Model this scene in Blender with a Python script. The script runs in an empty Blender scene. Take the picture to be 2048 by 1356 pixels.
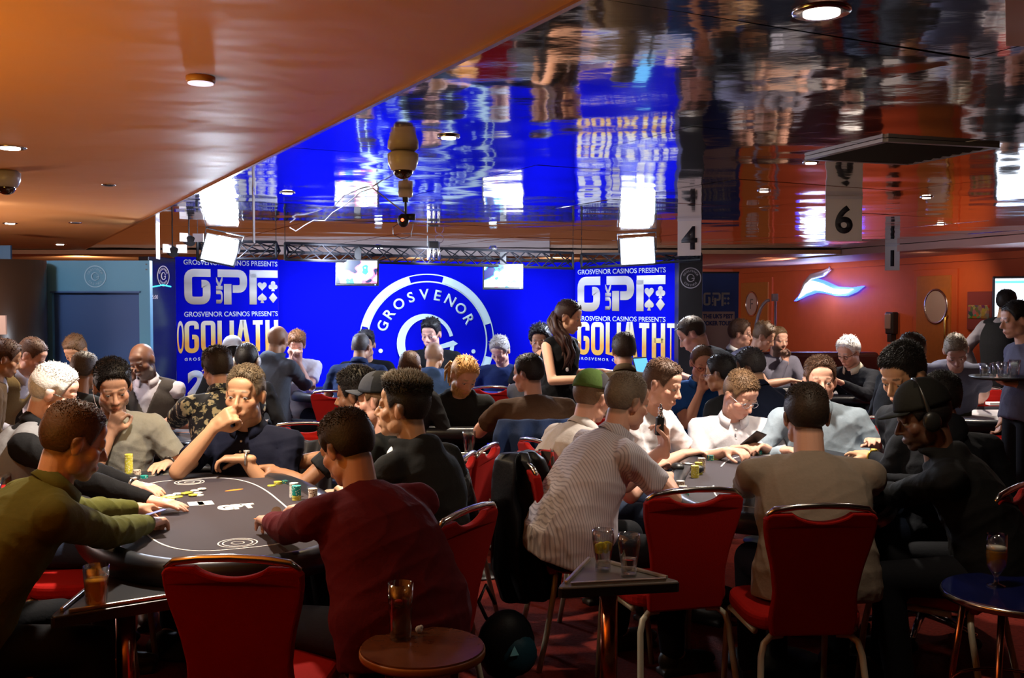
import bpy, math, random
import numpy as np
from math import sin, cos, pi, radians as R
random.seed(7); RNG = np.random.default_rng(7)
C = bpy.context.scene.collection
sc = bpy.context.scene
# ---------------------------------------------------------------- camera
F = 2050.0; CX = 1024.0; CY = 678.0; CH = 1.6; PITCH = math.atan((678 - 605) / F)
cd = bpy.data.cameras.new('camera'); cam = bpy.data.objects.new('camera', cd); C.objects.link(cam)
cam.location = (0, 0, CH); cam.rotation_euler = (pi / 2 - PITCH, 0, 0)
cd.sensor_width = 36; cd.lens = 36 * F / 2048; cd.clip_start = .05; cd.clip_end = 100
sc.camera = cam
sc.view_settings.view_transform = 'Standard'; sc.view_settings.look = 'None'
sc.view_settings.gamma = 1; sc.view_settings.use_curve_mapping = False
sc.view_settings.exposure = 0.85
w = bpy.data.worlds.new('world'); sc.world = w; w.use_nodes = True
w.node_tree.nodes['Background'].inputs[0].default_value = (.35, .16, .09, 1)
w.node_tree.nodes['Background'].inputs[1].default_value = .022
sc.cycles.max_bounces = 12; sc.cycles.diffuse_bounces = 2; sc.cycles.glossy_bounces = 4
sc.cycles.transmission_bounces = 12; sc.cycles.transparent_max_bounces = 16; sc.cycles.sample_clamp_indirect = 4
sc.cycles.use_denoising = True

def ray(px, py):
    x = (px - CX) / F; z = -(py - CY) / F
    c, s = cos(PITCH), sin(PITCH)
    return np.array([x, c + z * s, -s + z * c])
def at(px, py, Y):
    d = ray(px, py); return np.array([0, 0, CH]) + d * (Y / d[1])
def onz(px, py, z):
    d = ray(px, py); return np.array([0, 0, CH]) + d * ((z - CH) / d[2])

def lamp(kind, loc, target, energy, color, size=.3, spot=60, blend=.6, size_y=None):
    l = bpy.data.lights.new('room_or_fill_lamp', kind); l.energy = energy; l.color = color
    if kind == 'AREA':
        l.size = size
        if size_y: l.shape = 'RECTANGLE'; l.size_y = size_y
    elif kind == 'SPOT':
        l.spot_size = R(spot); l.spot_blend = blend; l.shadow_soft_size = size
    else: l.shadow_soft_size = size
    o = bpy.data.objects.new('room_or_fill_lamp', l); C.objects.link(o); o.location = loc
    d = np.array(target, float) - np.array(loc, float)
    from mathutils import Vector
    o.rotation_euler = Vector(d).to_track_quat('-Z', 'Y').to_euler()
    return o
WARM = (1, .74, .42); COOL = (.72, .82, 1)
HC = 2.25
# downlights over the tables, stage panels on the truss
lamp('SPOT', (-1.45, 4.3, HC - .03), (-1.45, 4.3, 0), 130, (1, .88, .74), .05, 110, .8)
lamp('SPOT', (-1.0, 5.2, HC - .03), (-1.1, 5.2, 0), 50, WARM, .05, 120, .8)
lamp('SPOT', (1.25, 5.3, HC - .03), (1.2, 5.3, 0), 140, (1, .88, .74), .05, 105, .8)
lamp('SPOT', (2.3, 5.9, HC - .03), (2.0, 5.6, 0), 45, (1, .86, .7), .05, 120, .8)
lamp('SPOT', (-.3, 7.2, HC - .03), (-.3, 7.1, 0), 85, (1, .85, .66), .05, 120, .8)
lamp('SPOT', (-2.5, 6.9, HC - .03), (-2.4, 6.9, 0), 85, (1, .85, .66), .05, 120, .8)
lamp('SPOT', (3.2, 9.3, HC - .03), (3.2, 9.3, 0), 120, (1, .86, .72), .05, 130, .8)
lamp('SPOT', (3.6, 8.0, HC - .03), (3.5, 7.8, 0), 60, (1, .86, .72), .05, 120, .8)
lamp('SPOT', (1.3, 8.2, HC - .03), (1.2, 8.0, 0), 70, (1, .9, .8), .05, 120, .8)
lamp('SPOT', (4.6, 11.5, HC - .03), (5.2, 13, .8), 110, (1, .66, .4), .1, 130, .9)
lamp('SPOT', (3.3, 13.5, HC - .03), (4.6, 15, .8), 110, (1, .6, .4), .1, 130, .9)
# stage panels over the TV table, added backdrop and beam spots, far-wall spots
lamp('AREA', at(440, 497, 9.0), at(700, 700, 8.0), 75, (.70, .80, 1), .3)
lamp('AREA', at(1275, 500, 9.4), at(1100, 720, 8.0), 75, (.70, .80, 1), .3)
lamp('SPOT', at(640, 508, 9.3), at(760, 620, 10.6), 80, (.75, .84, 1), .1, 150, .9)  # added spot brightening the left half of the backdrop
lamp('SPOT', at(1050, 512, 9.6), at(960, 620, 10.8), 80, (.75, .84, 1), .1, 150, .9)  # its added twin for the right half of the backdrop
lamp('SPOT', at(470, 500, 8.9), at(450, 640, 9.8), 26, (.8, .88, 1), .1, 150, .9)  # extra spot put in to lift the left banner
lamp('SPOT', at(1200, 505, 9.5), at(1250, 640, 10.5), 26, (.8, .88, 1), .1, 150, .9)  # matching extra spot for the right banner
lamp('SPOT', at(850, 512, 9.7), at(850, 478, 12.2), 40, (.8, .84, 1), .1, 150, .9)  # added wash for the pale beam face, no fitting modelled
lamp('SPOT', (-1.2, 13.4, 2.12), (-1.2, 18, 1.6), 45, (1, .9, .8), .1, 150, .9)
lamp('SPOT', (.6, 13.4, 2.12), (.6, 18, 1.6), 45, (1, .9, .8), .1, 150, .9)
lamp('SPOT', (-5.5, 13, 2.12), (-6, 18, 1.8), 110, (1, .7, .4), .1, 150, .9)
# unseen uplights added for the plaster ceiling, then front and board fills
lamp('AREA', (-2.3, 1.7, 1.35), (-2.2, 1.9, 2.3), 22, (1, .56, .10), 1.0)  # added unseen uplight warming the near plaster ceiling
lamp('AREA', (-5.2, 6.5, 1.2), (-4.2, 7.2, 2.3), 42, (1, .76, .68), 1.0)  # second added uplight, lifts the far left plaster
lamp('SPOT', (1.1, 3.3, HC - .03), (1.2, 4.4, .9), 17, (1, .82, .6), .06, 150, .9)  # front spot added so light reaches the number six card
lamp('SPOT', (-1.9, 3.1, HC - .03), (-1.6, 3.4, .6), 16, (1, .78, .5), .06, 140, .9)  # added fill for the green sweater man's shoulders
lamp('SPOT', (-3.5, 6.4, HC - .03), (-3.6, 8.0, 1.2), 45, (.8, .88, 1), .1, 150, .9)  # added spot brightening the light blue board

# ---------------------------------------------------------------- helpers
class G:
    def __init__(s): s.v = []; s.f = []; s.m = []; s.n = 0
    def add(s, v, f, mi=0):
        v = np.asarray(v, float).reshape(-1, 3); s.v.append(v)
        s.f += [tuple(i + s.n for i in q) for q in f]; s.m += [mi] * len(f); s.n += len(v); return s
    def verts(s): return np.vstack(s.v) if s.v else np.zeros((0, 3))
    def join(s, g, M=None, T=None):
        v = g.verts()
        if M is not None: v = v @ np.array(M).T
        if T is not None: v = v + np.array(T)
        s.v.append(v); s.f += [tuple(i + s.n for i in q) for q in g.f]; s.m += g.m; s.n += len(v); return s
    def loft(s, rings, cap=True, mi=0, closed=False):
        n = len(rings[0]); k = len(rings); f = []
        for a in range(k - 1 + (1 if closed else 0)):
            b = (a + 1) % k
            for i in range(n):
                j = (i + 1) % n
                f.append((a * n + i, a * n + j, b * n + j, b * n + i))
        if cap and not closed:
            f.append(tuple(range(n - 1, -1, -1))); f.append(tuple((k - 1) * n + i for i in range(n)))
        return s.add(np.vstack(rings), f, mi)
    def ell(s, c, r, M=None, n=14, m=9, mi=0):
        r = np.array(r if hasattr(r, '__len__') else (r, r, r), float); c = np.array(c, float)
        rings = []
        for a in range(1, m):
            t = pi * a / m
            ang = np.arange(n) * 2 * pi / n
            p = np.stack([sin(t) * np.cos(ang), sin(t) * np.sin(ang), -cos(t) * np.ones(n)], 1) * r
            rings.append(p)
        top = np.array([[0, 0, r[2]]]); bot = np.array([[0, 0, -r[2]]])
        v = np.vstack(rings + [bot, top]); k = len(rings)
        f = []
        for a in range(k - 1):
            for i in range(n):
                j = (i + 1) % n; f.append((a * n + i, a * n + j, (a + 1) * n + j, (a + 1) * n + i))
        B = k * n; T = B + 1
        for i in range(n):
            j = (i + 1) % n; f.append((B, j, i)); f.append((T, (k - 1) * n + i, (k - 1) * n + j))
        if M is not None: v = v @ np.array(M).T
        return s.add(v + c, f, mi)
    def cone(s, p0, p1, r0, r1, n=12, flat=False, e=1.0, ref=None, mi=0):
        p0 = np.array(p0, float); p1 = np.array(p1, float); d = p1 - p0; L = np.linalg.norm(d) + 1e-9; d = d / L
        ref = np.array(ref if ref is not None else (0, 0, 1), float)
        if abs(d @ ref) > .95: ref = np.array([1.0, 0, 0])
        x = np.cross(d, ref); x /= np.linalg.norm(x); y = np.cross(x, d)   # y ~ ref
        ang = np.arange(n) * 2 * pi / n
        def ring(p, r): return p + r * (np.outer(np.cos(ang), x) + e * np.outer(np.sin(ang), y))
        rr = []
        if not flat:
            for a in (80, 55, 28): rr.append(ring(p0 - d * r0 * sin(R(a)), r0 * cos(R(a))))
        for t in (0, .5, 1): rr.append(ring(p0 + d * L * t, r0 + (r1 - r0) * t))
        if not flat:
            for a in (28, 55, 80): rr.append(ring(p1 + d * r1 * sin(R(a)), r1 * cos(R(a))))
        rr = rr[::-1]
        return s.loft(rr, True, mi)
    def tube(s, pts, r, n=8, closed=False, mi=0, cap=True):
        pts = [np.array(p, float) for p in pts]; k = len(pts)
        rs = r if hasattr(r, '__len__') else [r] * k
        rings = []; x = None
        for i in range(k):
            if closed: d = pts[(i + 1) % k] - pts[i - 1]
            else: d = pts[min(i + 1, k - 1)] - pts[max(i - 1, 0)]
            d = d / (np.linalg.norm(d) + 1e-9)
            if x is None:
                ref = np.array([0, 0, 1.0]) if abs(d[2]) < .9 else np.array([1.0, 0, 0])
                x = np.cross(d, ref)
            x = x - d * (x @ d); x /= np.linalg.norm(x) + 1e-9; y = np.cross(d, x)
            ang = np.arange(n) * 2 * pi / n
            rings.append(pts[i] + rs[i] * (np.outer(np.cos(ang), x) + np.outer(np.sin(ang), y)))
        return s.loft(rings, cap, mi, closed)
    def box(s, c, d, M=None, mi=0):
        v = np.array([[x, y, z] for x in (-.5, .5) for y in (-.5, .5) for z in (-.5, .5)]) * np.array(d)
        if M is not None: v = v @ np.array(M).T
        return s.add(v + np.array(c), [(0, 1, 3, 2), (4, 6, 7, 5), (0, 4, 5, 1), (2, 3, 7, 6), (0, 2, 6, 4), (1, 5, 7, 3)], mi)
    def prism(s, o, z0, z1, mi=0):          # outline in xy, counter-clockwise
        n = len(o); v = [(p[0], p[1], z0) for p in o] + [(p[0], p[1], z1) for p in o]
        f = [tuple(range(n - 1, -1, -1)), tuple(range(n, 2 * n))] + [(i, (i + 1) % n, n + (i + 1) % n, n + i) for i in range(n)]
        return s.add(v, f, mi)
    def wallprism(s, o, y0, y1, mi=0):      # outline in xz, drawn on a plane facing -y
        n = len(o); v = [(p[0], y0, p[1]) for p in o] + [(p[0], y1, p[1]) for p in o]
        f = [tuple(range(n)), tuple(range(2 * n - 1, n - 1, -1))] + [(i, n + i, n + (i + 1) % n, (i + 1) % n) for i in range(n)]
        return s.add(v, f, mi)
    def lathe(s, prof, n=24, c=(0, 0, 0), mi=0):
        ang = np.arange(n) * 2 * pi / n
        rings = [np.stack([max(r, 1e-4) * np.cos(ang), max(r, 1e-4) * np.sin(ang), z * np.ones(n)], 1) + np.array(c) for r, z in prof]
        return s.loft(rings, True, mi)
    def band(s, pts, ws, y0=0, y1=.004, mi=0):   # flat stroke on a wall plane (x,z)
        pts = np.array(pts, float); k = len(pts); ws = np.ones(k) * ws
        L = []; Rr = []
        for i in range(k):
            d = pts[min(i + 1, k - 1)] - pts[max(i - 1, 0)]; d = d / (np.linalg.norm(d) + 1e-9)
            nn = np.array([-d[1], d[0]])
            L.append(pts[i] + nn * ws[i] / 2); Rr.append(pts[i] - nn * ws[i] / 2)
        for i in range(k - 1):
            q = [L[i], Rr[i], Rr[i + 1], L[i + 1]]
            v = [(p[0], y0, p[1]) for p in q] + [(p[0], y1, p[1]) for p in q]
            s.add(v, [(0, 1, 2, 3), (7, 6, 5, 4), (0, 4, 5, 1), (1, 5, 6, 2), (2, 6, 7, 3), (3, 7, 4, 0)], mi)
        return s

def mesh(name, g, mats, smooth=True):
    me = bpy.data.meshes.new(name); v = g.verts()
    me.from_pydata(v.tolist(), [], g.f)
    for m in (mats if isinstance(mats, (list, tuple)) else [mats]): me.materials.append(m)
    if any(g.m): me.polygons.foreach_set('material_index', g.m)
    if smooth: me.polygons.foreach_set('use_smooth', [True] * len(me.polygons))
    me.update(); return me
def obj(name, g, mats, parent=None, smooth=False, bevel=0, label=None, cat=None, group=None, kind=None, loc=None, rz=0, seg=2):
    me = g if isinstance(g, bpy.types.Mesh) else mesh(name, g, mats, smooth)
    o = bpy.data.objects.new(name, me); C.objects.link(o)
    if parent: o.parent = parent
    if loc is not None: o.location = loc
    if rz: o.rotation_euler = (0, 0, rz)
    if bevel:
        b = o.modifiers.new('bevel', 'BEVEL'); b.width = bevel; b.segments = seg; b.limit_method = 'ANGLE'; b.angle_limit = R(40)
    if not smooth and not isinstance(g, bpy.types.Mesh): me.set_sharp_from_angle(angle=R(35)) if False else None
    tag(o, label, cat, group, kind); return o
def tag(o, label=None, cat=None, group=None, kind=None):
    if label: o['label'] = label
    if cat: o['category'] = cat
    if group: o['group'] = group
    if kind: o['kind'] = kind
    return o
def thing(name, label, cat, loc=(0, 0, 0), rz=0, group=None):
    o = bpy.data.objects.new(name, None); C.objects.link(o); o.location = loc; o.rotation_euler = (0, 0, rz)
    o.empty_display_size = .1
    return tag(o, label, cat, group)
def copy_tree(o, parent=None):
    c = o.copy(); C.objects.link(c)
    if parent: c.parent = parent
    for ch in list(o.children): copy_tree(ch, c)
    return c

# ---------------------------------------------------------------- materials
_M = {}
def mat(name, col, rough=.6, metal=0.0, bump=0.0, bscale=60, sheen=0, emit=None, es=0, spec=.5, trans=0, ior=1.45, var=0, coat=0, bdist=.01):
    if name in _M: return _M[name]
    m = bpy.data.materials.new(name); m.use_nodes = True; nt = m.node_tree; b = nt.nodes['Principled BSDF']
    b.inputs['Base Color'].default_value = (*col, 1); b.inputs['Roughness'].default_value = rough
    b.inputs['Metallic'].default_value = metal; b.inputs['Specular IOR Level'].default_value = spec
    if sheen: b.inputs['Sheen Weight'].default_value = sheen
    if coat: b.inputs['Coat Weight'].default_value = coat
    if trans: b.inputs['Transmission Weight'].default_value = trans; b.inputs['IOR'].default_value = ior
    if emit: b.inputs['Emission Color'].default_value = (*emit, 1); b.inputs['Emission Strength'].default_value = es
    if bump or var:
        tc = nt.nodes.new('ShaderNodeTexCoord'); n = nt.nodes.new('ShaderNodeTexNoise'); n.inputs['Scale'].default_value = bscale
        n.inputs['Detail'].default_value = 3; nt.links.new(tc.outputs['Object'], n.inputs['Vector'])
        if bump:
            bp = nt.nodes.new('ShaderNodeBump'); bp.inputs['Strength'].default_value = bump; bp.inputs['Distance'].default_value = bdist
            nt.links.new(n.outputs['Fac'], bp.inputs['Height']); nt.links.new(bp.outputs['Normal'], b.inputs['Normal'])
        if var:
            mx = nt.nodes.new('ShaderNodeMix'); mx.data_type = 'RGBA'
            mx.inputs[6].default_value = (*[c * (1 - var) for c in col], 1); mx.inputs[7].default_value = (*[min(1, c * (1 + var)) for c in col], 1)
            nt.links.new(n.outputs['Fac'], mx.inputs[0]); nt.links.new(mx.outputs[2], b.inputs['Base Color'])
    _M[name] = m; return m
def nodes(m): return m.node_tree.nodes, m.node_tree.links, m.node_tree.nodes['Principled BSDF']
def cloth(name, col, rough=.85): return mat('cloth_' + name, tuple(c * (.55 if max(col) < .05 else .9) for c in col), rough, bump=.3, bscale=70, sheen=0, spec=.15, var=.08, bdist=.004)

M_chrome = mat('chrome', (.75, .74, .72), .18, 1)
M_cream = mat('cream_metal', (.52, .50, .40), .4, .2)
M_redfab = mat('red_fabric', (.32, .005, .003), .9, bump=.3, bscale=300, sheen=0, spec=.2, var=.15, bdist=.002)
M_black = mat('black_plastic', (.012, .012, .014), .4)
M_blackmat = mat('black_matte', (.01, .01, .011), .8)
M_white = mat('white_paper', (.85, .85, .85), .6)
M_glass = bpy.data.materials.new('clear_glass'); M_glass.use_nodes = True
_n, _l, _b = M_glass.node_tree.nodes, M_glass.node_tree.links, M_glass.node_tree.nodes['Principled BSDF']
_t = _n.new('ShaderNodeBsdfTransparent'); _t.inputs[0].default_value = (.93, .95, .97, 1); _g = _n.new('ShaderNodeBsdfGlossy'); _g.inputs['Roughness'].default_value = .03
_w = _n.new('ShaderNodeLayerWeight'); _w.inputs['Blend'].default_value = .35; _m = _n.new('ShaderNodeMath'); _m.operation = 'MULTIPLY_ADD'; _m.inputs[1].default_value = .75; _m.inputs[2].default_value = .05
_x = _n.new('ShaderNodeMixShader'); _l.new(_w.outputs['Facing'], _m.inputs[0]); _l.new(_m.outputs[0], _x.inputs[0]); _l.new(_t.outputs[0], _x.inputs[1]); _l.new(_g.outputs[0], _x.inputs[2]); _l.new(_x.outputs[0], _n['Material Output'].inputs['Surface'])
M_felt = mat('dark_felt', (.030, .020, .027), .9, bump=.2, bscale=500, sheen=.05, var=.15, bdist=.001)
M_rail = mat('black_vinyl', (.018, .02, .026), .33, bump=.1, bscale=200, bdist=.001)
M_line = mat('printed_white', (.8, .8, .78), .8)
M_orange = mat('printed_orange', (.9, .25, .02), .8)
M_blue = mat('backdrop_blue', (.0005, .002, .56), .9, spec=.08, bump=.1, bscale=40, bdist=.002)
M_pale = mat('printed_pale', (.62, .85, .9), .7)

def remesh(g, voxel, smooth, name, mats, fac=.5):
    me = mesh(name, g, mats, True); me.materials
    o = bpy.data.objects.new('tmp', me); C.objects.link(o)
    r = o.modifiers.new('r', 'REMESH'); r.mode = 'VOXEL'; r.voxel_size = voxel; r.use_smooth_shade = True
    if smooth:
        q = o.modifiers.new('s', 'SMOOTH'); q.factor = fac; q.iterations = smooth
    dg = bpy.context.evaluated_depsgraph_get()
    out = bpy.data.meshes.new_from_object(o.evaluated_get(dg), depsgraph=dg)
    bpy.data.objects.remove(o); bpy.data.meshes.remove(me)
    out.name = name
    out.materials.clear()
    for m in (mats if isinstance(mats, (list, tuple)) else [mats]): out.materials.append(m)
    out.polygons.foreach_set('use_smooth', [True] * len(out.polygons))
    return out
def getv(me):
    a = np.empty(len(me.vertices) * 3, np.float32); me.vertices.foreach_get('co', a); return a.reshape(-1, 3).astype(float)
def getn(me):
    a = np.empty(len(me.vertices) * 3, np.float32); me.vertex_normals.foreach_get('vector', a); return a.reshape(-1, 3).astype(float)
def setv(me, v): me.vertices.foreach_set('co', v.astype(np.float32).ravel()); me.update()

def text(s, h, m, parent, x, z, width=None, y=-.002, rot=0, name='lettering', bold=.0, extrude=.0015, flat=False, align='LEFT', sub=None, label=None):
    """lettering of cap height h on a wall plane facing -y (or lying on a table if flat)"""
    cu = bpy.data.curves.new(name, 'FONT'); cu.body = s; cu.size = 1; cu.align_x = 'LEFT'; cu.offset = bold
    o = bpy.data.objects.new('tmp', cu); C.objects.link(o); dg = bpy.context.evaluated_depsgraph_get()
    me = bpy.data.meshes.new_from_object(o.evaluated_get(dg), depsgraph=dg)
    bpy.data.objects.remove(o)
    v = getv(me)
    x0, x1 = v[:, 0].min(), v[:, 0].max(); z0, z1 = v[:, 1].min(), v[:, 1].max()
    k = h / (z1 - z0); kx = k if width is None else width / (x1 - x0)
    u = (v[:, 0] - x0) * kx; t = (v[:, 1] - z0) * k
    W = (x1 - x0) * kx
    if align == 'CENTER': u -= W / 2; t -= h / 2
    uu = x + u * cos(rot) - t * sin(rot); tt = z + u * sin(rot) + t * cos(rot)
    n = len(v)
    if flat: nv = np.stack([uu, tt, np.full(n, y)], 1)
    else: nv = np.stack([uu, np.full(n, y), tt], 1)
    setv(me, nv)
    me.materials.clear(); me.materials.append(m)
    me.name = name
    o = bpy.data.objects.new(name, me); C.objects.link(o); o.parent = parent
    md = o.modifiers.new('thick', 'SOLIDIFY'); md.thickness = extrude; md.offset = 0
    if label: o['label'] = label
    return o
# ---------------------------------------------------------------- room
def emis(name, col, s): return mat(name, col, .5, emit=col, es=s)
# floor
M_carpet = mat('red_carpet', (.10, .009, .005), .95, bump=.5, bscale=60, var=.6, sheen=0, spec=.1, bdist=.01)
g = G(); g.box((0, 9, -.05), (26, 32, .1)); obj('floor', g, M_carpet, kind='structure')
# plaster ceiling, left of the diagonal edge
M_plaster = mat('orange_plaster', (.74, .32, .10), .5, bump=.3, bscale=1.6, spec=.35, bdist=.05)
def edge(Y): return .157 - .52 * (Y - 2.2)
g = G(); o_ = [(-13, -7), (edge(-7), -7), (edge(17.5), 17.5), (-13, 17.5)]
g.prism([(-13, -7), (edge(-7), -7), (edge(17.5), 17.5), (-13, 17.5)], HC, HC + .1)
obj('ceiling', g, M_plaster, kind='structure')
# mirror tile ceiling
m = bpy.data.materials.new('mirror_tiles'); m.use_nodes = True; N, L, B = nodes(m)
B.inputs['Base Color'].default_value = (.62, .57, .58, 1); B.inputs['Metallic'].default_value = 1; B.inputs['Roughness'].default_value = .06
tc = N.new('ShaderNodeTexCoord')
mp = N.new('ShaderNodeMapping'); mp.inputs['Scale'].default_value = (1.3, 1.7, 1); L.new(tc.outputs['Object'], mp.inputs[0])
n1 = N.new('ShaderNodeTexNoise'); n1.inputs['Scale'].default_value = 1.25; n1.inputs['Detail'].default_value = 1.2; L.new(mp.outputs[0], n1.inputs['Vector'])
bp = N.new('ShaderNodeBump'); bp.inputs['Strength'].default_value = .45; bp.inputs['Distance'].default_value = .022
L.new(n1.outputs['Fac'], bp.inputs['Height'])
n2 = N.new('ShaderNodeTexNoise'); n2.inputs['Scale'].default_value = 9; n2.inputs['Detail'].default_value = 2; L.new(mp.outputs[0], n2.inputs['Vector'])
bp2 = N.new('ShaderNodeBump'); bp2.inputs['Strength'].default_value = .4; bp2.inputs['Distance'].default_value = .0010
L.new(n2.outputs['Fac'], bp2.inputs['Height']); L.new(bp.outputs[0], bp2.inputs['Normal']); L.new(bp2.outputs[0], B.inputs['Normal'])
M_mirror = m
ang = math.atan(.52)          # grid follows the diagonal edge
ex = np.array([cos(ang), sin(ang)]); ey = np.array([-sin(ang), cos(ang)])
g = G(); T = 1.2; o0 = np.array([.157, 2.2])
def clipx(p): return p
tiles = 0
for i in range(0, 16):
    for j in range(-9, 17):
        a = o0 + ex * (i * T + .002) + ey * (j * T + .002); b = a + ex * (T - .004); c = b + ey * (T - .004); d = a + ey * (T - .004)
        cen = (a + c) / 2
        if cen[1] > 19 or cen[1] < -7 or cen[0] > 9.5 or cen[0] < -9: continue
        tilt = RNG.uniform(-.0022, .0022, 4)
        v = [(a[0], a[1], HC + tilt[0]), (b[0], b[1], HC + tilt[1]), (c[0], c[1], HC + tilt[2]), (d[0], d[1], HC + tilt[3])]
        g.add(v + [(p[0], p[1], HC + .02) for p in v], [(3, 2, 1, 0), (4, 5, 6, 7), (0, 1, 5, 4), (1, 2, 6, 5), (2, 3, 7, 6), (3, 0, 4, 7)])
obj('ceiling', g, M_mirror, kind='structure')
g = G(); g.prism([(edge(-7), -7), (11, -7), (11, 19), (edge(19), 19)], HC + .021, HC + .1); obj('ceiling', g, M_blackmat, kind='structure')
M_gold = mat('gold_trim', (.55, .33, .16), .25, 1)
g = G()
for j in (-8,):
    pass
p0 = o0 + ey * -9; p1 = o0 + ey * 18
for q in (0, ):
    a = p0; b = p1; nrm = ex * .008
    g.prism([a - nrm, a + nrm, b + nrm, b - nrm], HC - .008, HC + .001)
obj('trim_1', g, M_gold, kind='structure')
g = G(); c = [onz(2010, -60, HC - .012), onz(2190, -60, HC - .012), onz(2190, 92, HC - .012), onz(2012, 92, HC - .012)]
g.prism([p[:2] for p in c], HC - .012, HC - .003); obj('trim_2', g, M_plaster, kind='structure')
# dropped beam behind the truss and the far part of the room
M_soffit = mat('pale_soffit', (.62, .50, .50), .55)
M_brown = mat('brown_ceiling', (.55, .27, .14), .35, bump=.2, bscale=2)
b0 = at(440, 480, 11.6); b1 = at(1098, 487, 12.6)
g = G(); g.prism([(b0[0], 11.7), (b1[0], 12.3), (b1[0], 12.5), (b0[0], 11.9)], 2.15, HC - .004); obj('trim_3', g, M_soffit, kind='structure', bevel=.01)
g = G(); g.box((-2, 15.6, 2.215), (12, 6.2, .05)); obj('ceiling', g, M_brown, kind='structure')
M_owall = mat('orange_wall', (.62, .22, .07), .6, bump=.1, bscale=3)
g = G(); g.box((-3.5, 18.7, 1.1), (19, .2, 2.3)); obj('wall_back', g, M_owall, kind='structure')
g = G(); p = at(632, 508, 14.5); g.box((0, 0, 0), (.8, .05, .26)); obj('wall_panel', g, mat('perforated_white', (.6, .68, .8), .4), loc=tuple(p), label='pale perforated panel above the backdrop behind the left end of the long truss', cat='panel')
# red wall, oblique, right
M_redwall = mat('red_wall', (.62, .12, .035), .55, bump=.25, bscale=8, var=.08, bdist=.01)
WA = np.array([at(2048, 600, 11.3)[0] + 1.5, 11.3 - 1.5 / .31]); WB = np.array([at(1500, 600, 17.2)[0], 17.2])
wd = WB - np.array([at(2048, 600, 11.3)[0], 11.3]); wl = np.linalg.norm(wd); wd = wd / wl
W0 = np.array([at(2048, 600, 11.3)[0], 11.3]); wn = np.array([-wd[1], wd[0]])   # points to camera side (left)
wyaw = math.atan2(wd[1], wd[0]) + pi       # local +x runs from the far end towards the near end
wallroot_rz = wyaw
def wallx(px):      # distance along wall from W0 hit by pixel column
    k = (px - CX) / F * 1.0; # X/Y at camera level
    # (W0x + t wdx) = k (W0y + t wdy)
    return (k * W0[1] - W0[0]) / (wd[0] - k * wd[1])
def wallz(px, py):
    t = wallx(px); Y = W0[1] + wd[1] * t; return at(px, py, Y)[2]
def wallpt(px, off=0): t = wallx(px); p = W0 + wd * t + wn * off; return p
g = G(); a = W0 - wd * 9; b = WB + wd * .6
g.prism([a, b, b - wn * .2, a - wn * .2], 0, 2.25); obj('wall_right', g, M_redwall, kind='structure')
M_soff2 = mat('pink_soffit', (.62, .36, .32), .5)
g = G(); a = W0 - wd * 9; b = WB + wd * .2
g.prism([a + wn * 1.1, b + wn * 1.3, b, a], 2.17, HC - .004); obj('trim_4', g, M_soff2, kind='structure')
g = G(); g.prism([a + wn * .06, b + wn * .06, b, a], 2.09, 2.17); obj('trim_5', g, M_redwall, kind='structure')
g = G(); g.box((WB[0] - .3, 17.9, 1.1), (2.2, .2, 2.3)); obj('wall_far', g, M_redwall, kind='structure')
# left wall beyond
M_dark = mat('dark_wall', (.05, .03, .025), .6)
g = G(); g.box((-8.5, 9, 1.1), (.2, 24, 2.3)); obj('wall_left', g, M_redwall, kind='structure')
# doors on the red wall
M_wood = mat('orange_wood', (.50, .17, .035), .4, bump=.1, bscale=20, var=.15)
def walled(name, x0, x1, z0, z1, depth, m, parent=None, bev=.004, **k):
    """box on the red wall in the frame of `at wall` root: x from near end to far end is negative; use pixel columns"""
    g = G(); g.box(((x0 + x1) / 2, -depth / 2, (z0 + z1) / 2), (abs(x1 - x0), depth, z1 - z0)); return obj(name, g, m, parent, bevel=bev, **k)
class WallRoot:
    pass
def wroot(name, px, label, cat, kind=None, group=None, off=0.0):
    p = wallpt(px, off); o = bpy.data.objects.new(name, None); C.objects.link(o); o.location = (p[0], p[1], 0)
    # local x towards the near end (image right), local -y towards the room
    o.rotation_euler = (0, 0, math.atan2(-wd[1], -wd[0])); tag(o, label, cat, group, kind); return o
def doorset(name, pxl, pxr, pxc, pyc, prt, ftop, letter=None, lab=None):
    r = wroot(name, (pxl + pxr) / 2, lab, None, 'structure')
    half = (wallx(pxl) - wallx(pxr)) / 2
    walled('door_frame', -half - .09, half + .09, 0, ftop + .08, .03, M_redwall, r)
    walled('door_leaf', -half, half, 0, ftop, .05, M_wood, r)
    t = wallx((pxl + pxr) / 2) - wallx(pxc); zc = wallz(pxc, pyc)
    g = G()
    a = np.arange(32) * 2 * pi / 32; ring = []
    for rr, yy in ((prt + .02, -.051), (prt + .02, -.062), (prt - .005, -.066), (prt - .005, -.051)):
        ring.append(np.stack([t + rr * np.cos(a), np.full(32, yy), zc + rr * np.sin(a)], 1))
    g.loft(ring, False, closed=True); obj('porthole_rim', g, M_chrome, r, smooth=True)
    g = G(); g.wallprism([(t + prt * cos(x), zc + prt * sin(x)) for x in a], -.056, -.052)
    obj('porthole_plate' if letter else 'porthole_glass', g, mat('porthole', (.62, .55, .55), .2, .3), r)
    if letter: text(letter, .17, mat('grey_letter', (.16, .15, .17), .5), r, t, zc, y=-.058, align='CENTER')
    return r
doorset('door_1', 1838, 1906, 1879, 613, .20, 1.93)
doorset('door_2', 1486, 1540, 1509, 608, .19, 1.93, 'F')
# brass handle on the door
r = wroot('door_handle', 1903, 'brass pull handle beside the right round-windowed door', 'door handle', off=.06)
g = G(); g.tube([(0, 0, 1.05), (0, -.03, 1.07), (0, -.03, 1.42), (0, 0, 1.44)], .016); obj('grip', g, mat('brass', (.75, .5, .12), .3, 1), r, smooth=True)
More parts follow.
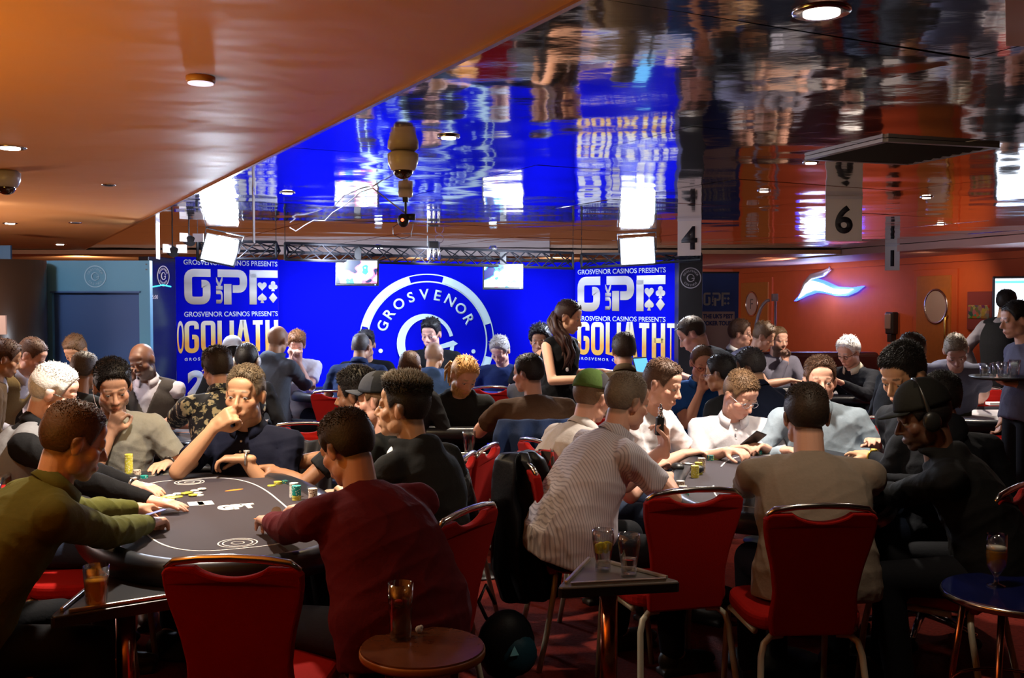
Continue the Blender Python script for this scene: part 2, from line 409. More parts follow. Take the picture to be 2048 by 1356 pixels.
# neon fish sign: two nested shapes
r = wroot('neon_sign', 1665, 'glowing white and blue swoosh shaped neon sign on the red wall', 'neon sign', off=.02)
def wpts(pts, px0):
    t0 = wallx(px0); return [(t0 - wallx(x), wallz(x, y)) for x, y in pts]
sw = [(1597, 602), (1606, 592), (1613, 574), (1622, 560), (1636, 556), (1655, 562), (1680, 573), (1712, 575), (1733, 572), (1718, 584), (1700, 592), (1680, 592), (1660, 587), (1640, 585), (1618, 592)]
def inset(pts, k):
    c = np.mean(pts, 0); return [tuple(c + (np.array(p) - c) * k) for p in pts]
swi = [(1607, 596), (1614, 584), (1622, 568), (1634, 562), (1652, 567), (1676, 578), (1704, 579), (1716, 578), (1704, 586), (1690, 588), (1676, 587), (1656, 582), (1638, 580), (1620, 587)]
g = G(); g.wallprism([(x, z) for x, z in wpts(sw[::-1], 1665)], -.06, -.01); obj('blue_halo_tube', g, mat('neon_blue', (.01, .03, .9), .3, emit=(.02, .06, 1), es=5), r)
g = G(); g.wallprism([(x, z) for x, z in wpts(swi[::-1], 1665)], -.075, -.06); obj('white_face', g, emis('neon_white', (.75, .88, 1), 9), r)
g = G(); P_ = wpts([(1609, 588), (1618, 567), (1632, 553), (1655, 547), (1668, 538), (1666, 533)], 1665); g.tube([(x, -.05, z) for x, z in P_], [.02, .035, .05, .05, .03, .012]); obj('fin', g, mat('brushed_metal', (.8, .75, .72), .3, .8), r, smooth=True)
p = wallpt(1665, .3); lamp('POINT', (p[0], p[1], 1.75), (0, 0, 0), 6, (.35, .45, 1), .15)
# sanitiser dispenser
r = wroot('hand_sanitiser_dispenser', 1789, 'black and chrome hand sanitiser dispenser on the red wall', 'dispenser', off=.005)
walled('housing', -.07, .09, wallz(1789, 668), wallz(1789, 624), .09, M_black, r, .015); walled('front_plate', -.07, .05, wallz(1789, 658), wallz(1789, 627), .10, mat('satin', (.45, .38, .36), .3, .6), r, .01)
walled('drip_tray', -.04, .05, wallz(1789, 684), wallz(1789, 668), .08, M_black, r, .01)
# curved steel pole lamp beside the booth
p = at(1545, 690, 12.3)
r = thing('arc_pole', 'tall white arched metal pole with square head behind bearded man', 'pole lamp', (p[0], p[1], 0))
g = G(); g.tube([(-.23 + .19 * (1 - cos(a)) , 0, 1.0 + .63 * sin(a) * 1.0) for a in np.linspace(0, pi / 2, 9)], .02); obj('arch', g, mat('white_metal', (.8, .75, .8), .4, .2), r, smooth=True)
g = G(); g.tube([(.03, 0, 0), (.03, 0, 1.62)], .014); obj('upright', g, mat('white_metal', (.8, .75, .8), .4, .2), r, smooth=True)
g = G(); g.box((.02, 0, 1.66), (.07, .07, .09)); obj('head', g, mat('white_metal', (.8, .75, .8), .4), r, bevel=.008)
g = G(); g.lathe([(.15, 0), (.15, .02), (.02, .04)]); obj('base', g, M_chrome, r, smooth=True)
# booth seat
r = thing('booth_seat', 'long maroon leather booth bench along the red wall', 'bench', (at(1610, 720, 12.6)[0], 12.6, 0), .0)
M_booth = mat('maroon_leather', (.12, .03, .03), .35)
g = G(); g.box((0, 0, .22), (2.0, .6, .44)); obj('seat', g, M_booth, r, bevel=.04, seg=3)
g = G(); g.box((0, .28, .62), (2.0, .16, .72)); obj('backrest', g, M_booth, r, bevel=.06, seg=4)
# pictures
r = wroot('wall_picture', 1962, 'dark framed picture strip with small colourful photos on the red wall', 'picture', off=.01)
h = (wallx(1937) - wallx(1986)) / 2
walled('frame', -h, h, wallz(1962, 660), wallz(1962, 583), .02, mat('picture_red', (.25, .05, .05), .5), r)
pm = bpy.data.materials.new('picture_print'); pm.use_nodes = True; N, L, B = nodes(pm)
v = N.new('ShaderNodeTexVoronoi'); v.inputs['Scale'].default_value = 22; tc = N.new('ShaderNodeTexCoord'); L.new(tc.outputs['Object'], v.inputs['Vector'])
mx = N.new('ShaderNodeMix'); mx.data_type = 'RGBA'; mx.blend_type = 'MULTIPLY'; mx.inputs[0].default_value = 1; L.new(v.outputs['Color'], mx.inputs[6]); mx.inputs[7].default_value = (.5, .35, .2, 1); L.new(mx.outputs[2], B.inputs['Base Color'])
walled('print', -h + .03, h - .03, wallz(1962, 637), wallz(1962, 610), .03, pm, r)
# big wall screen at the right edge
r = thing('wall_screen', 'large bright television screen on the wall at the right edge', 'television', (at(2070, 610, 10.6)[0], 10.6, 0), R(-22))
z0 = at(2040, 668, 10.6)[2]; z1 = at(2040, 552, 10.6)[2]
g = G(); g.box((.1, .03, (z0 + z1) / 2), (1.0, .06, z1 - z0)); obj('housing', g, M_black, r, bevel=.01)
g = G(); g.box((.1, -.004, (z0 + z1) / 2), (.95, .01, z1 - z0 - .05)); obj('screen', g, emis('screen_white', (.75, .86, 1), 3.2), r)
g = G(); g.box((.1, -.012, z1 - .06), (.95, .008, .03)); obj('caption_bar', g, emis('screen_blue', (.05, .3, 1), 3.2), r)
g = G(); g.box((.1, .2, (z0 + z1) / 2), (.1, .34, .1)); obj('wall_bracket', g, M_black, r)

# ---------------------------------------------------------------- lights in the ceilings
M_bulb = emis('bulb', (1, .92, .8), 14); M_bulbc = emis('bulb_cool', (.8, .95, 1), 14)
def downlight(px, py, r=.04, on=True, hang=.0, lab='', cool=False, z=HC):
    p = onz(px, py, z); t = thing('downlight', lab, 'downlight', (p[0], p[1], z), 0, 'ceiling downlights')
    g = G(); g.lathe([(r * .8, -.004 - hang), (r * 1.25, -.006 - hang), (r * 1.3, -.002), (r * 1.3, -.001)] if not hang else [(r * .5, -hang * .2), (r, -hang), (r * .98, -hang * .9), (r * .6, -.001)]); obj('ring', g, M_chrome, t, smooth=True)
    g = G(); g.lathe([(r * .8, -.009 - hang), (r * .8, -.005 - hang)]); obj('bulb', g, (M_bulbc if cool else M_bulb) if on else M_black, t)
    return t
for a in [(20, 294, .05, 1, 'bright downlight near the left edge of the orange ceiling'),
          (1643, 22, .05, 1, 'largest bright downlight in the mirror ceiling at the top'),
          (897, 273, .035, 1, 'small downlight in the mirror ceiling beside the security dome'),
          (575, 385, .035, 1, 'small downlight in the mirror ceiling above the left banner'),
          (1622, 324, .03, 1, 'small downlight beside the hanging number six card'),
          (1853, 394, .03, 1, 'small downlight right of the number six card'),
          (1881, 448, .03, 1, 'small downlight right of the number one card'),
          (1528, 381, .03, 1, 'faint downlight between number four and six cards'),
          (120, 488, .05, 1, 'downlight above the blue board top left corner'),
          (20, 446, .045, 1, 'downlight at the left edge above the dark column'),
          (90, 514, .05, 1, 'farthest downlight just above the dark column top'),
          (155, 501, .04, 1, 'tiny downlight over the middle of the blue board'),
          (32, 506, .04, 1, 'tiny downlight beside the blue hanging sign'),
          (217, 369, .03, 0, 'unlit flush disc in the orange ceiling'),
          (150, 445, .04, 0, 'unlit dark disc in the far orange ceiling')]:
    downlight(a[0], a[1], a[2], bool(a[3]), lab=a[4])
downlight(757, 489, .045, True, .03, 'cool bright downlight under the beam, left of stage camera', True, 2.16)
downlight(986, 491, .045, True, .03, 'cool bright downlight under the beam, right of stage camera', True, 2.16)
# hanging white disc light on the orange ceiling
p = onz(401, 152, HC)
t = thing('ceiling_spotlight', 'round pale spotlight hanging from a short stem on the orange ceiling', 'spotlight', (p[0], p[1], HC))
g = G(); g.lathe([(.038, -.020), (.041, -.016), (.041, -.002)]); obj('housing', g, mat('warm_housing', (.5, .24, .12), .4), t, smooth=True)
g = G(); g.lathe([(.036, -.023), (.036, -.018)]); obj('lens', g, emis('lens_pale', (.85, .8, 1), .5), t)
# security domes
M_ivory = mat('ivory_plastic', (.62, .50, .36), .35)
def dome(px, py, Y, k, lab, grey=False):
    p = onz(px, py, HC); t = thing('security_camera', lab, 'security camera', (p[0], p[1], HC))
    g = G(); g.lathe([(.030 * k, -.086 * k), (.052 * k, -.08 * k), (.066 * k, -.045 * k), (.067 * k, -.012 * k), (.05 * k, 0), (.045 * k, -.0)][::1]); obj('housing', g, mat('grey_plastic', (.4, .38, .4), .35) if grey else M_ivory, t, smooth=True)
    g = G(); g.ell((0, 0, -.08 * k), (.045 * k, .045 * k, .04 * k)); obj('dome', g, mat('smoked', (.03, .015, .01), .08, coat=1), t, smooth=True)
dome(806, 303, 4.4, 1.0, 'large ivory security dome camera hanging from the mirror ceiling')
dome(12, 341, 5.0, 1.0, 'grey security dome camera on the orange ceiling at the left edge', True)
p = onz(811, 378, HC)
t = thing('ceiling_sensor', 'small ivory ceiling sensor with a camera stem below it', 'sensor', (p[0], p[1], HC))
g = G(); g.lathe([(.03, -.048), (.04, -.044), (.043, -.02), (.04, 0)]); obj('housing', g, M_ivory, t, smooth=True)
g = G(); g.tube([(0, 0, -.048), (0, 0, -.15)], .008); g.box((0, 0, -.06), (.03, .03, .03)); obj('stem', g, M_black, t)
t = thing('webcam', 'small black remote camera with red light hanging below the sensor', 'camera', (p[0], p[1], HC - .16))
g = G(); g.ell((-.012, -.01, -.02), (.034, .034, .04)); g.box((.03, 0, .0), (.05, .035, .035)); obj('body', g, M_black, t, smooth=True)
g = G(); g.ell((-.014, -.043, -.02), (.009, .004, .009)); obj('red_light', g, emis('red_led', (1, .05, .02), 6), t, smooth=True)
g = G(); g.tube([(-.03, 0, -.03), (-.075, 0, -.06), (-.07, 0, -.1), (-.02, 0, -.125), (.03, 0, -.11), (.045, 0, -.03)], .002, 5); obj('cable', g, M_black, t)
g = G(); a = onz(745, 376, HC); b = np.array([p[0], p[1], HC - .14])
pts = [onz(580, 455, HC - .02), onz(592, 462, HC - .06), onz(610, 450, HC - .04), onz(628, 440, HC - .03), onz(650, 441, HC - .05), onz(665, 425, HC - .02), onz(690, 410, HC - .03), onz(720, 385, HC - .01), onz(745, 376, HC - .005), b]
g.tube(pts, .004, 5); obj('loose_cable', g, mat('pale_cable', (.5, .5, .6), .4), smooth=True, label='pale cable looped loosely along the mirror ceiling above the left truss', cat='cable')
# vent
cs = [onz(1640, 308, HC), onz(1800, 316, HC), onz(1962, 297, HC), onz(1790, 283, HC)]
cen = np.mean(cs, 0); t = thing('ceiling_vent', 'square dark air vent set diagonally in the mirror ceiling', 'vent', (cen[0], cen[1], HC), math.atan2(cs[1][1] - cs[0][1], cs[1][0] - cs[0][0]))
S = .27
g = G()
for sx, sy, lx, ly in ((0, -S, 2 * S, .03), (0, S, 2 * S, .03), (-S, 0, .03, 2 * S), (S, 0, .03, 2 * S)): g.box((sx, sy, -.008), (lx, ly, .014))
obj('frame', g, mat('dull_metal', (.2, .17, .16), .4, .7), t)
for k in range(8):
    g = G(); g.box((0, -S + .06 + k * .06, -.006), (2 * S - .03, .04, .004), [[1, 0, 0], [0, .9, .4], [0, -.4, .9]]); obj('slat', g, M_blackmat, t)
# number cards hanging from the ceiling
def card(px, py, w_, h_, ch, rz, lab, hpx=None):
    p = onz(px, py, HC); t = thing('number_card', lab, 'sign', (p[0], p[1], HC), rz)
    g = G(); g.box((0, 0, -h_ / 2), (w_, .004, h_)); obj('sheet', g, mat('card_white', (.66, .64, .68), .6), t)
    if ch: text(ch, h_ * .62, mat('ink', (.01, .01, .02), .6), t, 0, -h_ * .53, y=-.004, align='CENTER', name='number', bold=.03)
    g = G(); g.box((0, 0, -.012), (w_ * 1.02, .008, .02)); obj('hanger_strip', g, mat('clear_strip', (.6, .6, .7), .2), t)
card(1688, 391, .222, .275, '6', 0, 'white card with number six hanging from the mirror ceiling')
card(1379, 436, .185, .29, '4', R(-25), 'white card with number four hanging beside the right stage light')
card(1785, 489, .155, .29, '1', R(-22), 'white card with number one hanging near the red wall')
card(507, 383, .2, .30, '', R(101), 'number card seen edge-on near the left stage light')
card(315, 443, .2, .30, '', R(101), 'number card seen edge-on near the ceiling edge over the blue board')

# ---------------------------------------------------------------- stage
PH = 2.03
def panel_root(name, a, b, label, cat, kind=None):
    a = np.array(a); b = np.array(b); rz = math.atan2(b[1] - a[1], b[0] - a[0])
    t = thing(name, label, cat, (a[0], a[1], 0), rz); return t, float(np.linalg.norm(b[:2] - a[:2]))
grad = {}
def ramp_mat(name, stops, z0, z1, rough=.5, metal=.0):
    m = bpy.data.materials.new(name); m.use_nodes = True; N, L, B = nodes(m)
    tc = N.new('ShaderNodeTexCoord'); sx = N.new('ShaderNodeSeparateXYZ'); L.new(tc.outputs['Object'], sx.inputs[0])
    mr = N.new('ShaderNodeMapRange'); mr.inputs[1].default_value = z0; mr.inputs[2].default_value = z1; L.new(sx.outputs['Z'], mr.inputs[0])
    cr = N.new('ShaderNodeValToRGB'); L.new(mr.outputs[0], cr.inputs[0])
    e = cr.color_ramp.elements
    e[0].position = stops[0][0]; e[0].color = (*stops[0][1], 1); e[1].position = stops[-1][0]; e[1].color = (*stops[-1][1], 1)
    for s_ in stops[1:-1]:
        q = e.new(s_[0]); q.color = (*s_[1], 1)
    L.new(cr.outputs[0], B.inputs['Base Color']); B.inputs['Roughness'].default_value = rough; B.inputs['Metallic'].default_value = metal
    return m
def stroke_round(pts, r=.25, k=5):
    out = [np.array(pts[0], float)]
    for i in range(1, len(pts) - 1):
        a, b, c = (np.array(q, float) for q in pts[i - 1:i + 2])
        d1 = (a - b) / np.linalg.norm(a - b); d2 = (c - b) / np.linalg.norm(c - b)
        rr = min(r, np.linalg.norm(a - b) / 2, np.linalg.norm(c - b) / 2)
        p, q = b + d1 * rr, b + d2 * rr
        for j in range(k + 1):
            t = j / k; out.append((1 - t) ** 2 * p + 2 * t * (1 - t) * b + t * t * q)
    out.append(np.array(pts[-1], float)); return out
def suit(kind, cx, cz, s):
    a = np.linspace(0, 2 * pi, 28, endpoint=False)
    if kind == 'heart': return [(cx + s * .0315 * 16 * sin(-t) ** 3, cz + s * .0315 * (13 * cos(t) - 5 * cos(2 * t) - 2 * cos(3 * t) - cos(4 * t))) for t in a]
    if kind == 'diamond': return [(cx, cz - s * .55), (cx + s * .48, cz), (cx, cz + s * .55), (cx - s * .48, cz)]
    if kind == 'spade':
        o = [(cx - s * .0315 * 16 * sin(-t) ** 3, cz - s * .0315 * (13 * cos(t) - 5 * cos(2 * t) - 2 * cos(3 * t) - cos(4 * t)) * .9 + .05 * s) for t in a]
        return o
def gpt(parent, x0, z0, W, H, m, y=-.004):
    """tour emblem: G, vertical UK, P, T with a long arm and the four suits; box x0..x0+W, z0..z0+H"""
    sx = W / 190; sz = H / 72
    def X(p): return [(x0 + a * sx, z0 + (72 - b) * sz) for a, b in p]
    lw = 15 * sx
    def st(name, pts, r=10, w_=lw):
        g = G(); g.band(stroke_round(X(pts), r * sx), w_, y - .003, y); obj(name, g, m, parent)
    st('letter_g', [(52, 8), (8, 8), (8, 64), (44, 64), (44, 30), (34, 30)], 12)
    st('letter_p', [(66, 8), (118, 8), (118, 40), (96, 40)], 12)
    st('letter_p_stem', [(86, 72), (86, 30)])
    st('letter_t', [(131, 8), (190, 8)]); st('letter_t_stem', [(138, 8), (138, 72)])
    text('UK', 13 * sx, m, parent, x0 + 76 * sx, z0 + 2 * sz, width=58 * sz, y=y, rot=pi / 2, bold=.05)
    for nm, cx_, cy_ in (('heart', 157, 33), ('spade', 157, 58), ('diamond', 180, 58)):
        g = G(); c = X([(cx_, cy_)])[0]; s_ = 19 * sx; g.wallprism(suit(nm, c[0], c[1], s_), y - .003, y)
        if nm == 'spade': g.wallprism([(c[0] - s_ * .2, c[1] - s_ * .55), (c[0] + s_ * .2, c[1] - s_ * .55), (c[0], c[1])], y - .003, y)
        obj(nm + '_emblem', g, m, parent)
    c = X([(180, 33)])[0]; s_ = 19 * sx; g = G(); a = np.linspace(0, 2 * pi, 16, endpoint=False)
    for dx, dz in ((0, .27), (-.26, -.1), (.26, -.1)): g.wallprism([(c[0] + s_ * (dx + .25 * cos(t)), c[1] + s_ * (dz + .25 * sin(t))) for t in a], y - .003, y)
    g.wallprism([(c[0] - s_ * .2, c[1] - s_ * .55), (c[0] + s_ * .2, c[1] - s_ * .55), (c[0], c[1] + .1 * s_)], y - .003, y); obj('club_emblem', g, m, parent)
def goliath(parent, x0, z0, W, H, m, y=-.004):
    lw = W * .046; h = H - lw
    defs = [('g', .100, [(1, .78), (1, 1), (0, 1), (0, 0), (1, 0), (1, .5), (.55, .5)], 1), ('o', .104, [(.5, 1), (0, 1), (0, 0), (1, 0), (1, 1), (.5, 1)], 1), ('l', .060, [(0, 1.12), (0, 0), (1.25, 0)], 0), ('i', .0, [(0, 1.12), (0, -.12)], 0),
            ('a', .108, [(-.1, -.12), (.42, 1.1), (.58, 1.1), (1.1, -.12)], 0), ('t', .078, [(-.2, 1), (1.2, 1)], 0), ('h', .096, [(0, 1.12), (0, -.12)], 0)]
    tot = sum(d[1] for d in defs) + .054 * 7 + .048 * 6 * .0; x = x0 + lw / 2; gap = (W - lw - sum(d[1] for d in defs) * W) / 6
    for nm, wd_, pts, rnd in defs:
        w_ = wd_ * W; P_ = [(x + a * w_, z0 + lw / 2 + max(-lw / 2 / h, min(1 + lw / 2 / h, b if abs(b - .5) < .55 else (1 + lw / 2 / h if b > 1.01 else -lw / 2 / h))) * h) for a, b in pts]
        g = G(); g.band(stroke_round(P_, lw * 1.3) if rnd else P_, lw, y - .003, y)
        if nm == 'a': g.band([(x + w_ * .2, z0 + H * .27), (x + w_ * .8, z0 + H * .27)], lw * .8, y - .003, y)
        if nm == 't': g.band([(x + w_ * .5, z0 + H - lw), (x + w_ * .5, z0)], lw, y - .003, y)
        if nm == 'h': g.band([(x + w_, z0 + H), (x + w_, z0)], lw, y - .003, y); g.band([(x, z0 + H * .5), (x + w_, z0 + H * .5)], lw * .9, y - .003, y)
        obj('letter_' + nm, g, m, parent); x += w_ + gap
M_print = mat('printed_bright', (.75, .85, .95), .6)
def banner(name, pxl, pxr, Yl, Yr, lab, rows, side):
    a = at(pxl, 600, Yl); b = at(pxr, 600, Yr)
    t, W = panel_root(name, a, b, lab, 'banner')
    g = G(); g.box((W / 2, .02, PH / 2), (W, .04, PH)); obj('panel', g, M_blue, t, bevel=.004)
    Ym = (Yl + Yr) / 2
    def zz(py): return at(pxl, py, Ym)[2]
    def xx(px): return (px - pxl) / (pxr - pxl) * W
    r = rows
    silver = ramp_mat('silver_print', [(0, (.35, .30, .22)), (.35, (.62, .6, .55)), (.6, (.45, .45, .45)), (1, (.85, .88, .92))], zz(r['gpt'][1]), zz(r['gpt'][0]))
    gold = ramp_mat('gold_print', [(0, (.85, .50, .08)), (.3, (.9, .42, .06)), (.55, (.85, .7, .25)), (1, (.85, .85, .8))], zz(r['gol'][1]), zz(r['gol'][0]))
    x0, x1 = xx(r['x'][0]), xx(r['x'][1])
    text('GROSVENOR CASINOS PRESENTS', zz(r['t1'][0]) - zz(r['t1'][1]), M_print, t, x0, zz(r['t1'][1]), width=x1 - x0, bold=.012)
    gpt(t, x0, zz(r['gpt'][1]), x1 - x0, zz(r['gpt'][0]) - zz(r['gpt'][1]), silver)
    text('GROSVENOR CASINOS PRESENTS', zz(r['t2'][0]) - zz(r['t2'][1]), M_print, t, x0, zz(r['t2'][1]), width=x1 - x0 , bold=.012)
    goliath(t, x0, zz(r['gol'][1]), x1 - x0, zz(r['gol'][0]) - zz(r['gol'][1]), gold)
    text('G R O S V E N O R   C A S I N O S   P R E S E N T S', zz(r['t3'][0]) - zz(r['t3'][1]), M_print, t, x0, zz(r['t3'][1]), width=(x1 - x0), bold=.02)
    return t, W, zz, xx, gold, silver
tL, WL, zz, xx, gold, silver = banner('tournament_banner', 352, 557, 9.6, 10.2, 'tall blue banner with silver and gold tournament lettering, left of the stage', dict(x=(367, 555), t1=(521, 531), gpt=(539, 609), t2=(623, 633), gol=(641, 704), t3=(713, 719)), 0)
text('2', zz(738) - zz(787), M_print, tL, xx(372), zz(787), width=xx(408) - xx(372), bold=.06)
text('0', zz(641) - zz(704), gold, tL, xx(353), zz(704), width=xx(366) - xx(353), bold=.0)
# narrow returned side of the banner
tR, WR, zz, xx, gold, silver = banner('tournament_banner', 1150, 1352, 10.9, 10.0, 'tall blue banner with silver and gold tournament lettering, right of the stage', dict(x=(1156, 1333), t1=(537, 547), gpt=(553, 622), t2=(633, 643), gol=(645, 713), t3=(718, 724)), 1)
text('T', zz(645) - zz(713), gold, tR, xx(1336), zz(713), width=xx(1350) - xx(1336))
# central backdrop
a = at(557, 600, 10.35); b = at(1152, 600, 11.1)
t, W = panel_root('stage_backdrop', a, b, 'wide bright blue backdrop with a big pale round club emblem', 'backdrop')
g = G(); g.box((W / 2, .03, PH / 2), (W, .05, PH)); obj('panel', g, M_blue, t)
kx = W / (1152 - 557)
def bx(px): 
    k = (px - CX) / F; # intersect with line a-b
    d = (b - a)[:2] / W; return (k * a[1] - a[0]) / (d[0] - k * d[1])
def bz(px, py): d = (b - a)[:2] / W; return at(px, py, a[1] + d[1] * bx(px))[2]
cx_, cz_ = bx(855), bz(855, 684); Rr = (bx(990) - bx(720)) / 2
def ringband(name, r0, r1, a0, a1, m=M_pale, n=60, yy=-.004):
    g = G(); A = np.linspace(a0, a1, n); g.band([(cx_ + (r0 + r1) / 2 * cos(q), cz_ + (r0 + r1) / 2 * sin(q)) for q in A], abs(r1 - r0), yy - .003, yy); return obj(name, g, m, t)
ringband('outer_line', Rr * .985, Rr, 0, 2 * pi, n=120); ringband('inner_line', Rr * .875, Rr * .895, 0, 2 * pi, n=120)
for k in range(4):
    c0 = pi / 2 * k; ringband('ring_segment', Rr * .88, Rr * .99, c0 + R(16), c0 + pi / 2 - R(14))
w_ = 'GROSVENOR'
for i, ch in enumerate(w_):
    q = R(90 + 66 - i * 132 / 8 + 4); text(ch, Rr * .155, M_pale, t, cx_ + Rr * .70 * cos(q), cz_ + Rr * .70 * sin(q), y=-.005, rot=q - pi / 2, align='CENTER', bold=.02)
for i, ch in enumerate('CASINOS'):
    q = R(270 - 48 + i * 96 / 6); text(ch, Rr * .155, M_pale, t, cx_ + Rr * .70 * cos(q), cz_ + Rr * .70 * sin(q), y=-.005, rot=q + pi / 2, align='CENTER', bold=.02)
g = G()
for q in (R(190), R(-12)): g.wallprism([(cx_ + Rr * .70 * cos(q) + .022 * cos(v), cz_ + Rr * .70 * sin(q) + .022 * sin(v)) for v in np.linspace(0, 2 * pi, 16, endpoint=False)], -.008, -.005)
obj('emblem_dot', g, M_pale, t)
def scriptg(parent, cx, cz, r, m, y=-.004, k=1):
    A = np.linspace(R(15), R(335), 40); 
    pts = [(cx + r * cos(q) * .95, cz + r * sin(q)) for q in A]
    ws = [r * (.13 + .17 * max(0, sin((q - R(60)) / R(250) * pi)) ** 1.5) for q in A]
    g = G(); g.band(pts, ws, y - .003, y)
    g.band([(cx + r * 1.15, cz - r * .02), (cx + r * 1.0, cz - r * .0), (cx + r * .55, cz - r * .12), (cx + r * .2, cz - r * .18)], [r * .02, r * .2, r * .16, r * .04], y - .003, y)
    g.band([(cx + r * .95, cz - r * .1), (cx + r * .86, cz - r * .75)], [r * .15, r * .12], y - .003, y)
    return obj('script_letter_g', g, m, parent)
scriptg(t, cx_ - .01, cz_ - Rr * .02, Rr * .40, M_pale, -.006)

def roundlogo(parent, cx, cz, r, m, y, sub=True):
    g = G(); A = np.linspace(0, 2 * pi, 40); g.band([(cx + r * cos(q), cz + r * sin(q)) for q in A], r * .09, y - .002, y); obj('logo_ring', g, m, parent)
    scriptg(parent, cx, cz, r * .36, m, y)
    if sub:
        for i, ch in enumerate('GROSVENOR'):
            q = R(90 + 66 - i * 132 / 8); text(ch, r * .2, m, parent, cx + r * .72 * cos(q), cz + r * .72 * sin(q), y=y, rot=q - pi / 2, align='CENTER')
        for i, ch in enumerate('CASINOS'):
            q = R(270 - 48 + i * 96 / 6); text(ch, r * .2, m, parent, cx + r * .72 * cos(q), cz + r * .72 * sin(q), y=y, rot=q + pi / 2, align='CENTER')
# black pillar right with emblem
a = at(1357, 600, 9.7); b = at(1405, 600, 9.7)
t, W = panel_root('black_pylon', a, b, 'slim black pylon with a grey round club emblem, right of stage', 'pylon')
g = G(); g.box((W / 2, .12, 1.02), (W, .24, 2.06)); obj('column', g, M_black, t, bevel=.006)
roundlogo(t, W / 2, at(1380, 556, 9.7)[2], .095, mat('grey_print', (.35, .33, .36), .5), -.003)
# black display totem left
a = at(298, 600, 8.9); b = at(352, 600, 9.3)
t, W = panel_root('display_totem', a, b, 'tall black information display with round emblem and cyan line, beside blue board', 'display')
g = G(); g.box((W / 2, .05, 1.0), (W, .1, 2.0)); obj('screen_case', g, mat('gloss_black', (.01, .01, .015), .12), t, bevel=.005)
roundlogo(t, W * .52, at(326, 552, 9.1)[2], .088, mat('grey_glow', (.5, .45, .5), .5, emit=(.5, .4, .45), es=.25), -.003)
g = G(); g.band([(.02, at(310, 575, 9.1)[2]), (W * .5, at(326, 571, 9.1)[2] + .005), (W * .8, at(340, 573, 9.1)[2])], .012, -.006, -.003); obj('cyan_line', g, emis('cyan_glow', (.05, .7, .8), .7), t)
text('25:00', .035, mat('grey_glow', (.5, .45, .5)), t, .02, at(310, 598, 9.1)[2], y=-.003)
# roll-up banner right
a = at(1392, 600, 12.2); b = at(1477, 600, 12.2)
t, W = panel_root('roll_up_banner', a, b, 'dark blue roll-up poker tour banner standing before the red wall', 'banner')
def zr(py): return at(1430, py, 12.2)[2]
g = G(); g.box((W / 2, 0, zr(545) / 2 + .03), (W, .006, zr(545) - .06)); obj('sheet', g, mat('navy_print', (.015, .04, .16), .6), t)
g = G(); g.box((W / 2, 0, .04), (W + .02, .14, .07)); obj('base', g, M_chrome, t, bevel=.01)
g = G(); g.box((W / 2, 0, zr(545)), (W + .01, .02, .02)); obj('top_bar', g, M_black, t)
gpt(t, W * .17, zr(612), W * .62, zr(584) - zr(612), mat('dull_gold_print', (.32, .27, .2), .5), -.004)
g = G(); g.box((W * .52, -.005, (zr(700) + zr(623)) / 2), (W * .78, .004, zr(623) - zr(700))); obj('tan_field', g, mat('tan_print', (.42, .27, .2), .6), t)
text("THE UK'S BEST", .055, mat('navy_ink', (.02, .03, .12), .6), t, W * .17, zr(637), width=W * .70, y=-.009, bold=.04)
text('POKER TOUR', .055, mat('navy_ink', (.02, .03, .12), .6), t, W * .17, zr(651), width=W * .68, y=-.009, bold=.04)
# truss
M_truss = mat('truss_black', (.004, .004, .006), .6, 0, spec=.2)
def truss(x0, y0t, y0b, x1, y1t, y1b, Y0, Y1, lab, n):
    A = at(x0, y0t, Y0); B_ = at(x0, y0b, Y0); Cc = at(x1, y1t, Y1); D = at(x1, y1b, Y1)
    t = thing('lighting_truss', lab, 'truss', tuple(A))
    def P(u, v, w_): 
        p = (A * (1 - u) + Cc * u) * (1 - v) + (B_ * (1 - u) + D * u) * v - A
        return p + np.array([0, w_ * .15, 0])
    for nm, v, w_ in (('top_chord', 0, 0), ('bottom_chord', 1, 0), ('rear_chord', .5, 1)):
        g = G(); g.tube([P(0, v, w_), P(1, v, w_)], .014, 6); obj(nm, g, M_truss, t)
    for u in (0, 1):
        g = G(); g.tube([P(u, 0, 0), P(u, 1, 0), P(u, .5, 1), P(u, 0, 0)], .012, 6); obj('end_frame', g, M_truss, t)
    g = G()
    for i in range(n):
        for (va, wa, vb, wb) in ((0, 0, 1, 0), (1, 0, 0, 0), (0, 0, .5, 1), (1, 0, .5, 1)):
            g.tube([P(i / n, va, wa), P((i + 1) / n, vb, wb)], .0055, 4)
    obj('lattice', g, M_truss, t)
    for u in (0, 1):   # short hanging wires up to the ceiling
        p = P(u, 0, 0); g = G(); g.tube([p, (p[0], p[1], HC - A[2] - .002)], .003, 4); obj('hanging_wire', g, M_truss, t)
truss(395, 482, 519, 552, 484, 517, 8.9, 9.3, 'short black lattice truss segment behind the left stage light', 4)
truss(570, 486, 519, 1146, 506, 537, 9.35, 10.2, 'long black lattice truss spanning above the blue backdrop', 17)
truss(1163, 508, 536, 1402, 507, 520, 10.1, 9.2, 'black lattice truss segment behind the right stage light', 6)
